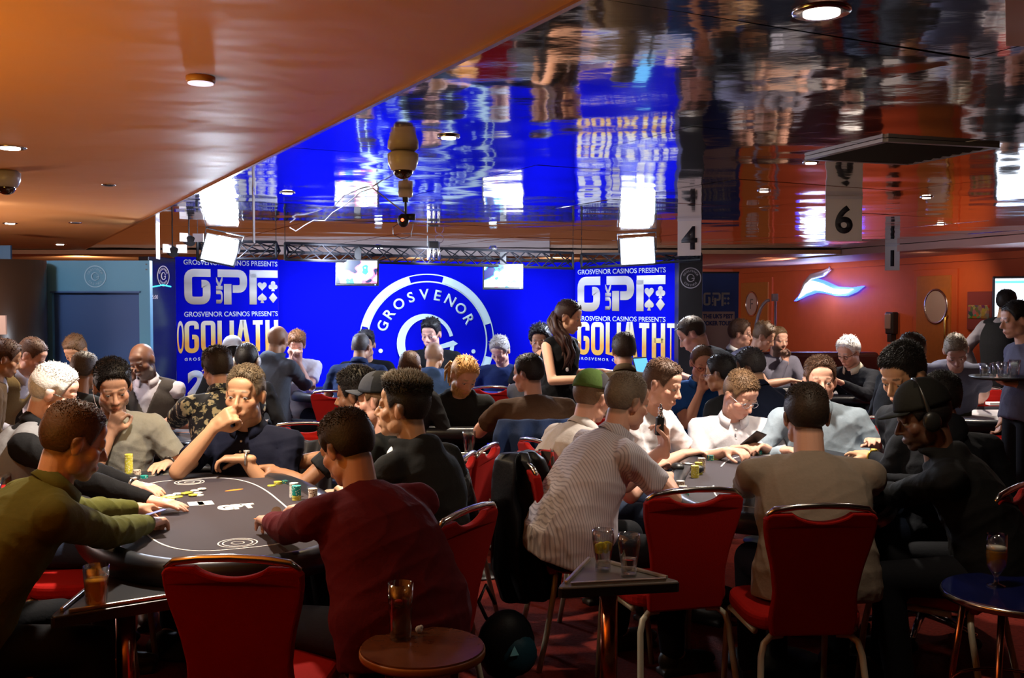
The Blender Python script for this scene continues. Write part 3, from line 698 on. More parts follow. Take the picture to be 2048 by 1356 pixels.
# stage light panels
def ledpanel(px, py, Y, w_, h_, lab, yaw, roll):
    p = at(px, py, Y); t = thing('stage_light', lab, 'stage light', tuple(p), yaw); t.rotation_euler = (R(-14), roll, yaw)
    g = G(); g.box((0, .02, 0), (w_ + .03, .04, h_ + .03)); obj('housing', g, M_black, t, bevel=.006)
    g = G(); g.box((0, -.003, 0), (w_, .008, h_)); obj('led_panel', g, emis('led_white', (.78, .88, 1), 90), t)
    g = G(); g.tube([(-w_ / 2 - .02, .02, 0), (-w_ / 2 - .03, .03, h_ / 2 + .06), (w_ / 2 + .03, .03, h_ / 2 + .06), (w_ / 2 + .02, .02, 0)], .007, 6); obj('yoke', g, M_black, t)
ledpanel(440, 499, 8.9, .27, .22, 'dazzling white square stage light hanging at the left truss', R(6), R(12))
ledpanel(1275, 502, 9.2, .29, .23, 'dazzling white square stage light hanging at the right truss', R(-6), R(-3))
# dark stage lamps on the left
for px, py, lab in ((345, 505, 'black stage lamp on the left truss end, lower of two'), (378, 483, 'black stage lamp on the left truss end, upper of two')):
    p = at(px, py, 8.8); t = thing('stage_lamp', lab, 'stage lamp', tuple(p), R(30))
    g = G(); g.tube([(0, -.06, 0), (0, .06, .02)], .045, 14); obj('can', g, M_black, t, smooth=False)
    g = G(); g.tube([(0, 0, .04), (0, 0, HC - p[2])], .006, 5); obj('hanger', g, M_black, t)
    for s_ in (-1, 1):
        g = G(); g.box((s_ * .06, -.075, .03), (.09, .004, .07), [[cos(.5), sin(.5) * s_, 0], [-sin(.5) * s_, cos(.5), 0], [0, 0, 1]]); obj('barn_door', g, mat('satin', (.5, .45, .5)), t)
# remote camera rig on truss middle
p = at(868, 520, 9.75); t = thing('stage_camera', 'chrome and black remote camera rig standing on the middle of the truss', 'camera', tuple(p))
for dx in (-.045, 0, .05):
    g = G(); g.tube([(dx, 0, 0), (dx * .8, 0, .17)], .014, 8); obj('strut', g, M_chrome, t, smooth=True)
g = G(); g.box((0, -.02, .14), (.1, .1, .07)); obj('body', g, M_black, t, bevel=.01)
g = G(); g.tube([(.05 + .04 * cos(q), 0, .2 + .04 * sin(q)) for q in np.linspace(0, 2 * pi, 16)], .003, 5); obj('cable_loop', g, M_chrome, t)
g = G(); g.tube([(-.06, 0, .0), (-.06, 0, .23)], .006, 6); obj('antenna', g, M_black, t)
# monitors
def screenmat(name, seed, dark, c1, c2):
    m = bpy.data.materials.new(name); m.use_nodes = True; N, L, B = nodes(m)
    tc = N.new('ShaderNodeTexCoord'); mp = N.new('ShaderNodeMapping'); mp.inputs['Location'].default_value = (seed, 0, seed * 2); L.new(tc.outputs['Object'], mp.inputs[0])
    n = N.new('ShaderNodeTexNoise'); n.inputs['Scale'].default_value = 6; n.inputs['Detail'].default_value = 2; L.new(mp.outputs[0], n.inputs['Vector'])
    cr = N.new('ShaderNodeValToRGB'); L.new(n.outputs['Fac'], cr.inputs[0]); e = cr.color_ramp.elements
    cr.color_ramp.interpolation = 'CONSTANT'
    e[0].position = 0; e[0].color = (*dark, 1); e[1].position = .43; e[1].color = (*c1, 1)
    q = e.new(.47); q.color = (1, 1, 1, 1); q = e.new(.62); q.color = (*c2, 1); q = e.new(.70); q.color = (1, 1, 1, 1)
    L.new(cr.outputs[0], B.inputs['Emission Color']); B.inputs['Emission Strength'].default_value = 2.6; B.inputs['Base Color'].default_value = (0, 0, 0, 1)
    return m
def monitor(px, py, Y, w_, h_, lab, m):
    p = at(px, py, Y); t = thing('stage_monitor', lab, 'television', tuple(p), 0, None); t.rotation_euler = (R(-6), 0, 0)
    g = G(); g.box((0, .02, 0), (w_, .04, h_)); obj('case', g, M_black, t, bevel=.005)
    g = G(); g.box((0, -.002, .004), (w_ - .03, .006, h_ - .035)); obj('screen', g, m, t)
    g = G(); g.box((w_ / 2 - .03, -.003, -h_ / 2 + .009), (.008, .006, .006)); obj('power_light', g, emis('led_blue', (.1, .7, 1), 8), t)
    g = G(); g.box((0, .05, h_ / 2 + .04), (.06, .03, .16)); obj('bracket', g, M_black, t)
monitor(714, 545, 9.5, .40, .245, 'small television hanging from the truss, left of the big round emblem', screenmat('broadcast', 1.3, (0, .01, .06), (.9, .1, .2), (.02, .5, .8)))
monitor(1006, 553, 9.95, .395, .25, 'small television hanging from the truss, right of the big round emblem', screenmat('broadcast', 5.1, (0, .0, .1), (.0, .3, .9), (1, .15, .2)))

# left blue board
a = at(74, 600, 8.0); b = at(300, 600, 8.0)
t, W = panel_root('display_board', a, b, 'light blue standing board with darker recessed panel and faint round emblem', 'display board')
def zb(py): return at(190, py, 8.0)[2]
zt = zb(521)
M_lb = mat('light_blue_paint', (.06, .22, .36), .6, bump=.08, bscale=30); M_db = mat('dark_blue_paint', (.015, .06, .20), .6)
x0, x1 = W * (104 - 74) / 226, W * (278 - 74) / 226
g = G(); g.box((x0 / 2, .03, zt / 2), (x0, .06, zt)); g.box(((x1 + W) / 2, .03, zt / 2), (W - x1, .06, zt)); g.box(((x0 + x1) / 2, .03, (zt + zb(584)) / 2), (x1 - x0, .06, zt - zb(584))); obj('surround', g, M_lb, t)
g = G(); g.box(((x0 + x1) / 2, .05, zb(584) / 2), (x1 - x0, .02, zb(584))); obj('recessed_panel', g, M_db, t)
g = G(); g.box(((x0 + x1) / 2, .0, zb(584)), (x1 - x0 + .02, .02, .012)); obj('moulding', g, M_db, t)
g = G()
for sx in (0, 1):
    for q in (0, 1): g.box((.025 if not sx else W - .025, -.001, zt - .03 - q * .04), (.014, .004, .01))
obj('screw', g, M_black, t)
roundlogo(t, W * .52, zb(553), .082, mat('faint_blue_print', (.25, .45, .6), .6), -.003)
# dark column left
a = at(-40, 600, 7.6)
g = G(); g.lathe([(.25, 0), (.25, at(50, 519, 7.6)[2]), (.0, at(50, 519, 7.6)[2])], 32)
p = at(22, 600, 7.75); o = obj('dark_column', g, mat('dark_bronze', (.012, .008, .006), .35, .2), loc=(p[0], p[1], 0), smooth=True, label='dark bronze round column at the left edge beside the blue board', cat='column')
# blue sign far left
p = at(3, 506, 9.5); g = G(); g.box((0, 0, 0), (.18, .03, .14)); obj('hanging_sign', g, mat('sign_blue', (.03, .12, .25), .5), loc=tuple(p), label='small blue sign hanging at the left edge under the ceiling', cat='sign')
g = G(); p = at(-2, 650, 7.0); g.box((0, 0, 0), (.1, .02, .13)); g2 = obj('tan_notice', g, mat('tan_print', (.42, .27, .2)), loc=tuple(p), label='tan notice at the far left edge in front of the dark column', cat='notice')
# ---------------------------------------------------------------- furniture
def make_chair():
    """banquet chair: local +y is the way the sitter faces"""
    t = thing('banquet_chair', 'x', 'chair')
    W = .205
    def prof(z):   # waisted half width
        k = [(.40, .150), (.48, .160), (.56, .150), (.66, .165), (.76, .192), (.83, .203), (.87, .198)]
        zs, ws = zip(*k); return float(np.interp(z, zs, ws))
    # back panel with a scooped hand hole at the top
    out = []
    for z in np.linspace(.405, .845, 14): out.append((prof(z), z))
    for q in (20, 45, 70): out.append((.165 + .033 * cos(R(q)), .845 + .022 * sin(R(q)) ))
    for u in np.linspace(1, -1, 13):
        out.append((.105 * u * (1 if abs(u) < 1 else 1), .868 - .032 * (1 - u * u) ** .8 if abs(u) < 1 else .868))
    out += [(-x, z) for x, z in out[:17][::-1]]
    # slightly curved panel: loft front and back faces
    def curve(x, z): return -.20 - (z - .42) * .20 + .25 * (x * x)
    g = G(); n = len(out)
    fr = [(x, curve(x, z) + .018, z) for x, z in out]; bk = [(x, curve(x, z) - .018, z) for x, z in out]
    g.add(fr + bk, [tuple(range(n))[::-1], tuple(range(n, 2 * n))] + [(i, (i + 1) % n, n + (i + 1) % n, n + i) for i in range(n)])
    obj('backrest', g, M_redfab, t, bevel=.010, seg=3)
    g = G(); o = []
    for q in np.linspace(0, 2 * pi, 32, endpoint=False):
        c, s_ = cos(q), sin(q); o.append((.215 * abs(c) ** .45 * (1 if c > 0 else -1), .02 + .215 * abs(s_) ** .5 * (1 if s_ > 0 else -1)))
    g.prism(o, .415, .475); obj('seat', g, M_redfab, t, bevel=.02, seg=3)
    # top hoop
    P_ = [(-.175, .835), (-.187, .862), (-.165, .878), (-.09, .889), (0, .893), (.09, .889), (.165, .878), (.187, .862), (.175, .835)]
    g = G(); g.tube([(x, curve(x, z) - .0, z) for x, z in P_], .0115, 10); obj('top_rail', g, M_chrome, t, smooth=True)
    for s_ in (-1, 1):
        pts = [(s_ * .10, -.17, .40), (s_ * .145, -.18, .398), (s_ * .172, -.19, .375), (s_ * .185, -.20, .33), (s_ * .197, -.235, .15), (s_ * .205, -.27, .0)]
        g = G(); g.tube(pts, .0125, 10); obj('rear_leg', g, M_cream, t, smooth=True)
        pts = [(s_ * .185, -.12, .40), (s_ * .195, .17, .40), (s_ * .198, .20, .375), (s_ * .20, .215, .30), (s_ * .205, .245, .0)]
        g = G(); g.tube(pts, .0125, 10); obj('front_leg', g, M_cream, t, smooth=True)
    return t
chair0 = make_chair(); chair_used = [False]
def chair(x, y, yaw, label, group='red banquet chairs'):
    """yaw: sitter's facing, 0 = away from the camera, 90 = right"""
    t = chair0 if not chair_used[0] else copy_tree(chair0)
    chair_used[0] = True
    t.location = (x, y, 0); t.rotation_euler = (0, 0, -R(yaw)); t['label'] = label; t['group'] = group; return t

def stadium(a, b, n=64, p=2.6):
    o = []
    for q in np.linspace(0, 2 * pi, n, endpoint=False):
        c, s_ = cos(q), sin(q); o.append(np.array([a * abs(c) ** (2 / p) * (1 if c >= 0 else -1), b * abs(s_) ** (2 / p) * (1 if s_ >= 0 else -1)]))
    return o
def poker_table(x, y, yaw, label, felt=None, a=.53, b=1.04, zt=.76, detail=True, p=2.5):
    """local +y along the long axis"""
    t = thing('poker_table', label, 'poker table', (x, y, 0), -R(yaw), 'poker tables')
    o = stadium(a, b, 72, p)
    rings = []
    for dx, z in ((0, zt - .075), (.0, zt - .03), (-.012, zt - .006), (-.035, zt + .004), (-.062, zt + .002), (-.085, zt - .010), (-.095, zt - .022), (-.095, zt - .075)):
        rings.append(np.array([[q[0] * (1 + dx / a), q[1] * (1 + dx / b), z] for q in o]))
    g = G(); g.loft(rings, False, closed=True); obj('padded_rail', g, M_rail, t, smooth=True)
    g = G(); g.prism([(q[0] * (1 - .094 / a), q[1] * (1 - .094 / b)) for q in o], zt - .05, zt - .018); obj('playing_surface', g, felt or M_felt, t)
    zs = zt - .018
    if detail:
        g = G(); ii = stadium(a - .235, b - .27, 60, 3.2)
        L = [(q[0], q[1]) for q in ii]
        def flatband(g, pts, w_, closed=False):
            k = len(pts)
            for i in range(k if closed else k - 1):
                p0 = np.array(pts[i]); p1 = np.array(pts[(i + 1) % k]); d = p1 - p0; d /= np.linalg.norm(d) + 1e-9; nn = np.array([-d[1], d[0]]) * w_ / 2; d *= w_ * .2
                g.prism([p0 - nn - d, p1 - nn + d, p1 + nn + d, p0 + nn - d], zs, zs + .0012)
        # closed line with an opening for the dealer at the middle of the left side
        keep = [q for q in L]; k0 = [i for i, q in enumerate(L) if q[0] < -(a - .30) and abs(q[1]) < .28]
        seq = [L[(k0[-1] + 1 + i) % len(L)] for i in range(len(L) - len(k0))]
        flatband(g, seq, .007); obj('betting_line', g, M_line, t)
        for s_ in (-1, 1):
            g = G(); cy = s_ * (b - .36)
            for r_ in (.068, .052, .022):
                flatband(g, [(r_ * cos(q), cy + r_ * sin(q)) for q in np.linspace(0, 2 * pi, 28, endpoint=False)], .005, True)
            obj('printed_logo', g, M_line, t)
        for xx_, yy_, rr_ in ((.16, .38, .3), (.17, -.30, -.2), (.24, -.56, .6)):
            g = G(); g.prism([(xx_ + .045 * cos(q) * cos(rr_) - .014 * sin(q) * sin(rr_), yy_ + .045 * cos(q) * sin(rr_) + .014 * sin(q) * cos(rr_)) for q in np.linspace(0, 2 * pi, 20, endpoint=False)], zs, zs + .001)
            obj('printed_orange_oval', g, M_orange, t)
        # printed tour emblem in the middle, read from the dealer's side
        tx = text('GPT', .11, M_line, t, .105, -.02, y=zs + .001, rot=0, flat=True, align='CENTER', width=.155, bold=.08, name='printed_emblem')
    g = G(); g.prism([(q[0] * .72, q[1] * .72) for q in o], zt - .12, zt - .075); obj('apron', g, M_blackmat, t)
    for s_ in (-1, 1):
        g = G(); g.lathe([(.22, 0), (.22, .02), (.05, .05), (.045, zt - .12)], 20, (0, s_ * b * .5, 0)); obj('pedestal', g, M_blackmat, t, smooth=True)
    return t
T1 = (-1.26, 4.25, -24.4); T2 = (1.30, 4.98, 15)
poker_table(*T1, 'dark poker table in the left foreground with cards and betting line visible')
poker_table(*T2, 'dark poker table in the right foreground in front of tan sweater man')
poker_table(-.25, 7.35, 85, 'dark poker table at centre between blond man and brown T-shirt man')
poker_table(-2.45, 6.95, -24, 'dark poker table on the left before the bald man in waistcoat')
M_bluefelt = mat('blue_felt', (.01, .03, .35), .85)
poker_table(-.85, 9.35, 90, 'blue-felted stage table with black rail in front of the backdrop', M_bluefelt, zt=.80, b=1.15, a=.6)
poker_table(1.45, 8.55, 90, 'dark poker table beside the standing woman dealer')
M_greyfelt = mat('grey_felt', (.16, .15, .15), .8)
poker_table(3.05, 9.75, 92, 'grey-topped poker table before the elderly man near the red wall', M_greyfelt, detail=False)
poker_table(3.75, 7.75, 88, 'table with white card layout under the leaning man at right', mat('pale_felt', (.5, .48, .5), .7), detail=False, b=.8)
# stage platform
g = G(); g.box((-.85, 9.75, .03), (3.9, 2.2, .06)); obj('stage_platform', g, M_blackmat, label='low black stage platform under the blue-felted table', cat='platform')

def local(T, x, y):
    yw = R(T[2]); return T[0] + x * cos(yw) + y * sin(yw), T[1] - x * sin(yw) + y * cos(yw)

# drink tables
M_trimmetal = mat('trim_metal', (.62, .58, .52), .3, .9); M_copperpole = mat('copper_chrome', (.62, .30, .2), .2, 1)
M_top = mat('grey_laminate', (.13, .12, .11), .35)
def tri_table(A, B_, Cc, z, label, top=M_top):
    A, B_, Cc = (np.array(q[:2]) for q in (A, B_, Cc)); c = (A + B_ + Cc) / 3
    t = thing('corner_table', label, 'side table', (c[0], c[1], 0), 0, 'triangular drink tables')
    P3 = [A - c, B_ - c, Cc - c]
    def rnd(P3, k):
        o = []
        for i in range(3):
            p, a, b = P3[i], P3[i - 1], P3[(i + 1) % 3]; d1 = (a - p) / np.linalg.norm(a - p); d2 = (b - p) / np.linalg.norm(b - p)
            for u in (0, .25, .5, .75, 1): o.append((1 - u) ** 2 * (p + d1 * k) + 2 * u * (1 - u) * p + u * u * (p + d2 * k))
        return o
    o = rnd(P3, .035)
    g = G(); g.prism(o, z - .035, z); obj('tabletop', g, top, t, bevel=.004)
    g = G(); g.prism([p * 1.01 for p in o], z - .034, z - .006); obj('edge_band', g, M_black, t)
    for i in range(3):
        p, q = P3[i], P3[(i + 1) % 3]; m_ = (p + q) / 2; inn = -m_ / np.linalg.norm(m_) * .018
        a = p + (q - p) * .12 + inn; b = q + (p - q) * .12 + inn; d = (b - a) / np.linalg.norm(b - a); nn = np.array([-d[1], d[0]]) * .006
        g = G(); g.prism([a - nn, b - nn, b + nn, a + nn], z, z + .012); obj('metal_lip', g, M_trimmetal, t, bevel=.003)
    g = G(); g.tube([(0, 0, .02), (0, 0, z - .034)], .03, 20); obj('pole', g, M_copperpole, t, smooth=True)
    g = G(); g.lathe([(.19, 0), (.19, .012), (.06, .03), (.03, .035)], 32); obj('base', g, M_black, t, smooth=True)
    return t
ZT = .68
tri_table(onz(1113, 1176, ZT), onz(1366, 1163, ZT), onz(1176, 1112, ZT), ZT, 'grey triangular drink table with two water glasses, before striped shirt man')
tri_table(onz(96, 1236, ZT), onz(440, 1182, ZT), onz(205, 1146, ZT), ZT, 'black triangular drink table behind the green sweater man', mat('black_laminate', (.02, .02, .025), .3))
tri_table(onz(845, 908, ZT), onz(1035, 936, ZT), onz(985, 908, ZT), ZT, 'dark triangular drink table at centre holding an empty pint glass')
tri_table(onz(1480, 893, ZT), onz(1615, 893, ZT), onz(1545, 862, ZT), ZT, 'dark triangular drink table holding the orange juice')
def round_table(px, py, z, r, nlegs, label, topm, legm, splay=.8, edge=None, inward=True):
    p = onz(px, py, z); t = thing('round_side_table', label, 'side table', (p[0], p[1], 0), .35)
    g = G(); g.lathe([(r * .96, z - .03), (r, z - .024), (r, z - .008), (r * .985, z), (.0, z)], 48); obj('tabletop', g, topm, t, smooth=False, bevel=.0)
    g = G(); g.lathe([(r * 1.001, z - .027), (r * 1.012, z - .02), (r * 1.012, z - .012), (r * 1.001, z - .005)], 48); obj('edge_band', g, edge or topm, t, smooth=True)
    for k in range(nlegs):
        q = 2 * pi * k / nlegs + .5; a = np.array([cos(q), sin(q)])
        g = G(); g.tube([(a[0] * r * .7, a[1] * r * .7, z - .03), (a[0] * r * 1.02, a[1] * r * 1.02, 0)], .012, 10); obj('leg', g, legm, t, smooth=True)
    g = G(); g.tube([(r * .85 * cos(q), r * .85 * sin(q), z * .42) for q in np.linspace(0, 2 * pi, 24, endpoint=False)], .006, 6, closed=True); obj('foot_ring', g, legm, t, smooth=True)
    return t
M_woodtop = mat('walnut_laminate', (.15, .055, .025), .25, bump=.05, bscale=30, var=.15)
round_table(845, 1292, .62, .178, 4, 'round wooden side table in front with a dark red drink', M_woodtop, mat('amber_metal', (.55, .35, .18), .25, 1), edge=mat('wood_edge', (.32, .13, .03), .35))
round_table(2034, 1182, .60, .245, 4, 'round dark blue glossy side table at the right edge', mat('blue_gloss', (.008, .012, .09), .12, coat=.5), M_copperpole, edge=M_chrome)

# glasses: outer wall, liquid
def glass(px, py, z, h, label, liquid=None, fill=.5, kind='tumbler', r=.036, p=None, extra=None):
    p = onz(px, py, z) if p is None else p; t = thing('drinking_glass', label, 'glass', (p[0], p[1], z))
    if kind == 'tulip': P_ = [(.72, 0), (.74, .06), (.70, .25), (.86, .5), (1.02, .78), (.98, 1)]
    elif kind == 'stem': P_ = None
    else: P_ = [(.80, 0), (.82, .05), (.90, .5), (1, 1)]
    if kind == 'stem':
        outer = [(.031, 0), (.032, .004), (.008, .012), (.007, .032), (.016, .046), (.033, .075), (.036, .11), (.034, h)]
        inner = [(.0325, h), (.0345, .11), (.0315, .077), (.014, .050), (0, .047)]
    else:
        outer = [(r * a, h * b) for a, b in P_]; inner = [(r * a - .002, max(h * b, .012)) for a, b in P_[::-1]] + [(0, .012)]
    g = G(); g.lathe([(0, 0)] + outer + inner, 32); obj('vessel', g, M_glass, t, smooth=True)
    if liquid:
        zf = h * fill; io = sorted([q for q in inner if kind == 'stem' or q[0] > .001], key=lambda q: q[1]); zs_, rs_ = zip(*[(b, a) for a, b in io])
        zz_ = np.linspace(io[0][1] + .001, zf, 12); g = G(); g.lathe([(0, zz_[0])] + [(max(np.interp(q, zs_, rs_) - .0006, .001), q) for q in zz_] + [(0, zf)], 32)
        obj('drink', g, liquid, t, smooth=True)
        if extra == 'foam':
            rr = np.interp(zf, zs_, rs_) - .001; g = G(); g.lathe([(0, zf + .0005), (rr, zf + .0005), (rr, zf + .010), (0, zf + .012)], 32); obj('foam', g, mat('foam', (.85, .8, .65), .8), t, smooth=True)
        if extra == 'lemon':
            for i in range(5):
                q = i * 1.3; g = G(); g.ell((0, 0, 0), (.017, .006, .017)); v = obj('lemon_slice', g, mat('lemon', (.85, .72, .02), .5), t, smooth=True, loc=(.014 * cos(q), .014 * sin(q), zf - .012 - .006 * (i % 3)), rz=q)
        if extra == 'cherry':
            g = G(); g.ell((-.004, -.015, zf), (.012, .008, .006)); obj('fruit_piece', g, mat('cherry', (.6, .02, .01), .2, emit=None), t, smooth=True)
    return t
def liq(name, c, rough=.03, tr=.7):
    m = mat(name, c, rough, trans=tr, ior=1.12); return m
glass(193, 1213, ZT, .125, 'straight glass of amber whisky coloured drink on the black triangular table', liq('amber', (.95, .42, .04), .05, .5), .68, r=.0385)
glass(1206, 1142, ZT, .145, 'water glass with lemon slices, left of the two on the grey table', liq('water', (.98, .98, .98), .02, .97), .68, 'tulip', .037, extra='lemon')
glass(1258, 1153, ZT, .145, 'half full plain water glass, right of the two on the grey table', liq('water', (.98, .98, .98), .02, .97), .42, 'tulip', .037)
glass(801, 1278, .62, .165, 'tall glass of dark red drink on the round wooden table', liq('dark_red', (.20, .003, .004), .05, .6), .70, r=.0385, extra='cherry')
glass(1992, 1172, .60, .185, 'stemmed beer glass with golden lager on the blue round table', liq('lager', (.95, .50, .06), .05, .5), .70, 'stem', extra='foam')
glass(938, 912, ZT, .15, 'empty pint glass on the dark triangular table at centre', None, 0, 'tulip', .04)
glass(1014, 927, ZT, .06, 'low clear tumbler beside the black jacket', None, 0, r=.042)
glass(1547, 887, ZT, .125, 'tall glass of bright orange juice between white polo and tan sweater man', mat('orange_juice', (.95, .60, .01), .4), .72, r=.034)
g = G(); g.ell((0, 0, .011), (.011, .010, .011)); g.ell((.006, 0, .017), (.007, .007, .007)); p = onz(838, 1266, .62); obj('crumpled_tissue', g, M_white, loc=tuple(p), smooth=True, label='small crumpled white paper ball beside the dark red drink', cat='paper')
# ash tray style silver pot far right behind blue table
p = onz(1372 + 665, 1072, .0 + .45)
# ---------------------------------------------------------------- chips
CT = .0042
def chipmesh(name, base, spot):
    g = G(); n = 24; r = .0195
    g.lathe([(0, 0), (r, 0), (r, CT - .0004), (r - .001, CT - .0001), (0, CT - .0001)], n)
    m0 = mat('chip_' + name, base, .45); m1 = mat('chipspot_' + name, spot, .45)
    me = mesh('poker_chip', g, [m0, m1], False)
    for pz in me.polygons:
        c = pz.center; a = math.atan2(c.y, c.x)
        if math.hypot(c.x, c.y) > r * .9 and int((a + pi) / (2 * pi) * 16) % 4 == 0: pz.material_index = 1
    return me
CM = dict(y=chipmesh('yellow', (.60, .55, .06), (.75, .72, .4)), t=chipmesh('teal', (.0, .30, .26), (.5, .7, .6)), b=chipmesh('beige', (.70, .58, .45), (.25, .1, .08)), w=chipmesh('white', (.8, .8, .75), (.3, .5, .4)), g=chipmesh('green', (.02, .13, .12), (.5, .5, .1)))
NM = dict(y='yellow', t='teal', b='beige and brown', w='white', g='dark green')
nchips = 0
def stack(px, py, seq, where, z=.742):
    """seq like 'y12t9' from the bottom"""
    global nchips
    import re
    p = onz(px, py, z); k = 0
    for c, n in re.findall(r'([a-z])(\d+)', seq):
        for i in range(int(n)):
            o = bpy.data.objects.new('poker_chip', CM[c]); C.objects.link(o)
            o.location = (p[0] + random.uniform(-.0006, .0006), p[1] + random.uniform(-.0006, .0006), z + k * CT); o.rotation_euler = (0, 0, random.uniform(0, 6))
            o['label'] = NM[c] + ' poker chip ' + where; o['category'] = 'poker chip'; o['group'] = 'chips ' + where; k += 1; nchips += 1
stack(258, 954, 'y27', 'in the tall stack before the grey T-shirt man')
stack(274, 955, 'b9', 'in the short stack right of the tall yellow stack')
stack(288, 956, 't3', 'in the lowest pile near grey T-shirt man hand')
stack(474, 948, 'y12t6', 'in the stack at the navy polo man elbow')
stack(481, 950, 'y5', 'in the short pile behind the navy polo man stack')
stack(556, 968, 'y3', 'in the short pile under the steel watch')
stack(543, 972, 'y1', 'lying alone near the steel watch')
stack(572, 966, 'g3', 'in the pile right of the steel watch')
stack(593, 1000, 'y5t10', 'in the teal topped stack by maroon sweater man')
stack(588, 994, 'w15', 'in the white stack behind the teal topped stack')
stack(626, 1006, 'b15', 'in the beige stack beside maroon sweater man')
stack(1390, 955, 'y14', 'in the front yellow stack on the right table')
stack(1397, 948, 'y14', 'in the rear yellow stack on the right table')
stack(1403, 944, 'b17', 'in the tall beige stack on the right table')
stack(1361, 978, 'b9', 'in the rear beige stack behind the empty chair')
stack(1366, 983, 'b6', 'in the middle beige stack behind the empty chair')
stack(1369, 990, 't6', 'in the teal stack behind the empty chair')
stack(1421, 921, 'g7', 'in the dark green stack under the reaching arm')
stack(1432, 919, 'y6', 'in the yellow stack under the reaching arm')
stack(1517, 908, 't5', 'in the teal stack before white polo man')
stack(1530, 905, 'y9', 'in the yellow stack by the folded tissue')
stack(1748, 922, 'y5', 'in the small pile under the gold watch')
stack(918, 845, 'y8', 'in the stack before the blond man')
stack(283, 822, 'b9t3', 'in the stack before the bald man in waistcoat')
stack(352, 824, 'y4t3', 'in the stack right of the bald man in waistcoat')
# pot of loose chips
for i in range(20):
    u = random.random(); px = 318 + 88 * u + random.uniform(-6, 6); py = 998 - 14 * u + random.uniform(-5, 6)
    p = onz(px, py, .742); c = random.choice('wwywyy')
    o = bpy.data.objects.new('poker_chip', CM[c]); C.objects.link(o); o.location = (p[0], p[1], .742 + .0043 * (i % 2)); o['label'] = NM[c] + ' poker chip scattered in the pot on the left table'; o['category'] = 'poker chip'; o['group'] = 'chips scattered in the pot'
# cards lying on the left table
def flatcard(T, x, y, rot, label, w_=.063, h_=.088, z=.7432, m=None):
    X, Y = local(T, x, y); g = G(); g.box((0, 0, 0), (w_, h_, .0006)); return obj('playing_card', g, m or M_white, loc=(X, Y, z), rz=-R(T[2]) + rot, label=label, cat='playing card', group='cards on the poker tables')
def pxcard(px, py, rot, label, **k):
    p = onz(px, py, .7432); g = G(); g.box((0, 0, 0), (k.get('w', .063), k.get('h', .088), .0006)); return obj('playing_card', g, M_white, loc=tuple(p), rz=rot, label=label, cat='playing card', group='cards on the poker tables')
pxcard(392, 1007, R(24), 'white playing card at the left end of the board row'); pxcard(411, 1006, R(24), 'white playing card second in the board row')
pxcard(330, 1012, R(-70), 'white playing card by the dealer fingertips')
pxcard(306, 1003, R(20), 'white playing card under the dealer hand')
pxcard(924, 833, R(80), 'white playing card between the hands of the blond man')
for i, (px, py, lb) in enumerate([(1970, 806, 'left'), (1992, 810, 'middle'), (1930, 815, 'front')]):
    p = onz(px, py, .75); g = G(); g.box((0, 0, .012), (.14, .09, .024)); obj('card_stack', g, M_white, loc=tuple(p), label='%s white stack of cards on the table under the leaning man' % lb, cat='card stack', bevel=.002)
# small table things on right table: headphones, tissue
p = onz(1335, 942, .75)
t = thing('headset', 'black headphones lying on the right table near the striped shirt man', 'headphones', (p[0] + .05, p[1], .745))
for dx, dy, a in ((0, 0, .0), (.09, -.05, 1.1)):
    g = G(); g.ell((dx, dy, .025), (.035, .04, .022)); obj('ear_cup', g, M_black, t, smooth=True)
g = G(); g.tube([(0, 0, .03), (.03, .05, .035), (.10, .05, .03), (.13, 0, .025), (.09, -.05, .02)], .007, 8); obj('headband', g, M_chrome, t, smooth=True)
g = G(); g.lathe([(.0, 0), (.022, 0), (.004, .03)], 4); p = onz(1522, 893, .785); obj('folded_tissue', g, M_white, loc=tuple(p), label='small folded white tissue standing on the yellow chip stack', cat='tissue')
# laptop beyond
p = at(1308, 722, 8.35); t = thing('laptop', 'open laptop with blue lit screen on the table right of the woman dealer', 'laptop', (p[0], p[1], .765), R(40))
g = G(); g.box((0, 0, .008), (.26, .19, .014)); obj('keyboard_base', g, M_black, t, bevel=.003)
g = G(); Mx = [[1, 0, 0], [0, cos(.35), sin(.35)], [0, -sin(.35), cos(.35)]]; g.box((0, .12, .26), (.17, .008, .26), Mx); obj('lid', g, M_black, t, bevel=.003)
g = G(); g.box((0, .114, .262), (.155, .004, .235), Mx); obj('screen', g, mat('tablet_blue', (.05, .2, .4), .3, emit=(.08, .3, .6), es=.9), t)
g = G(); g.box((0, .06, .10), (.02, .02, .2)); obj('stand', g, M_black, t)

# chairs
def pxy(px, Y): p = at(px, 700, Y); return p[0], Y
def ch(px, Yback, yaw, label):
    """Yback: distance of the back's top rail seen at px"""
    x, y = pxy(px, Yback); a = R(yaw); chair(x + .29 * sin(a), y + .29 * cos(a), yaw, label)
ch(458, 2.82, 4, 'empty red chair in the left foreground with its back to us')
ch(1393, 3.86, -14, 'empty red chair behind the triangular drink table, back to us')
ch(1648, 3.55, -3, 'red chair under the tan sweater man')
ch(940, 3.50, -62, 'red chair of the maroon sweater man, seen obliquely')
ch(978, 5.05, -75, 'red chair with bright inner back, right of the pair behind hooded jacket man')
ch(936, 4.75, -80, 'red chair with bright inner back, left of the pair behind hooded jacket man')
ch(1048, 4.58, 78, 'red chair under the striped shirt man')
ch(2036, 3.92, -47, 'red chair of the capped man at the right edge')
ch(1072, 5.25, 62, 'red chair covered by a plaid shirt')
ch(1062, 6.0, -14, 'red chair under the brown T-shirt man with a denim jacket')
chair(-1.74, 3.04, 50, 'red chair under the green sweater man')
ch(612, 6.0, 178, 'red chair of the navy polo man')
ch(1960, 8.6, 180, 'red chair behind the table with white cards')
ch(668, 8.2, 8, 'dark red chair behind the man in navy shirt at stage')
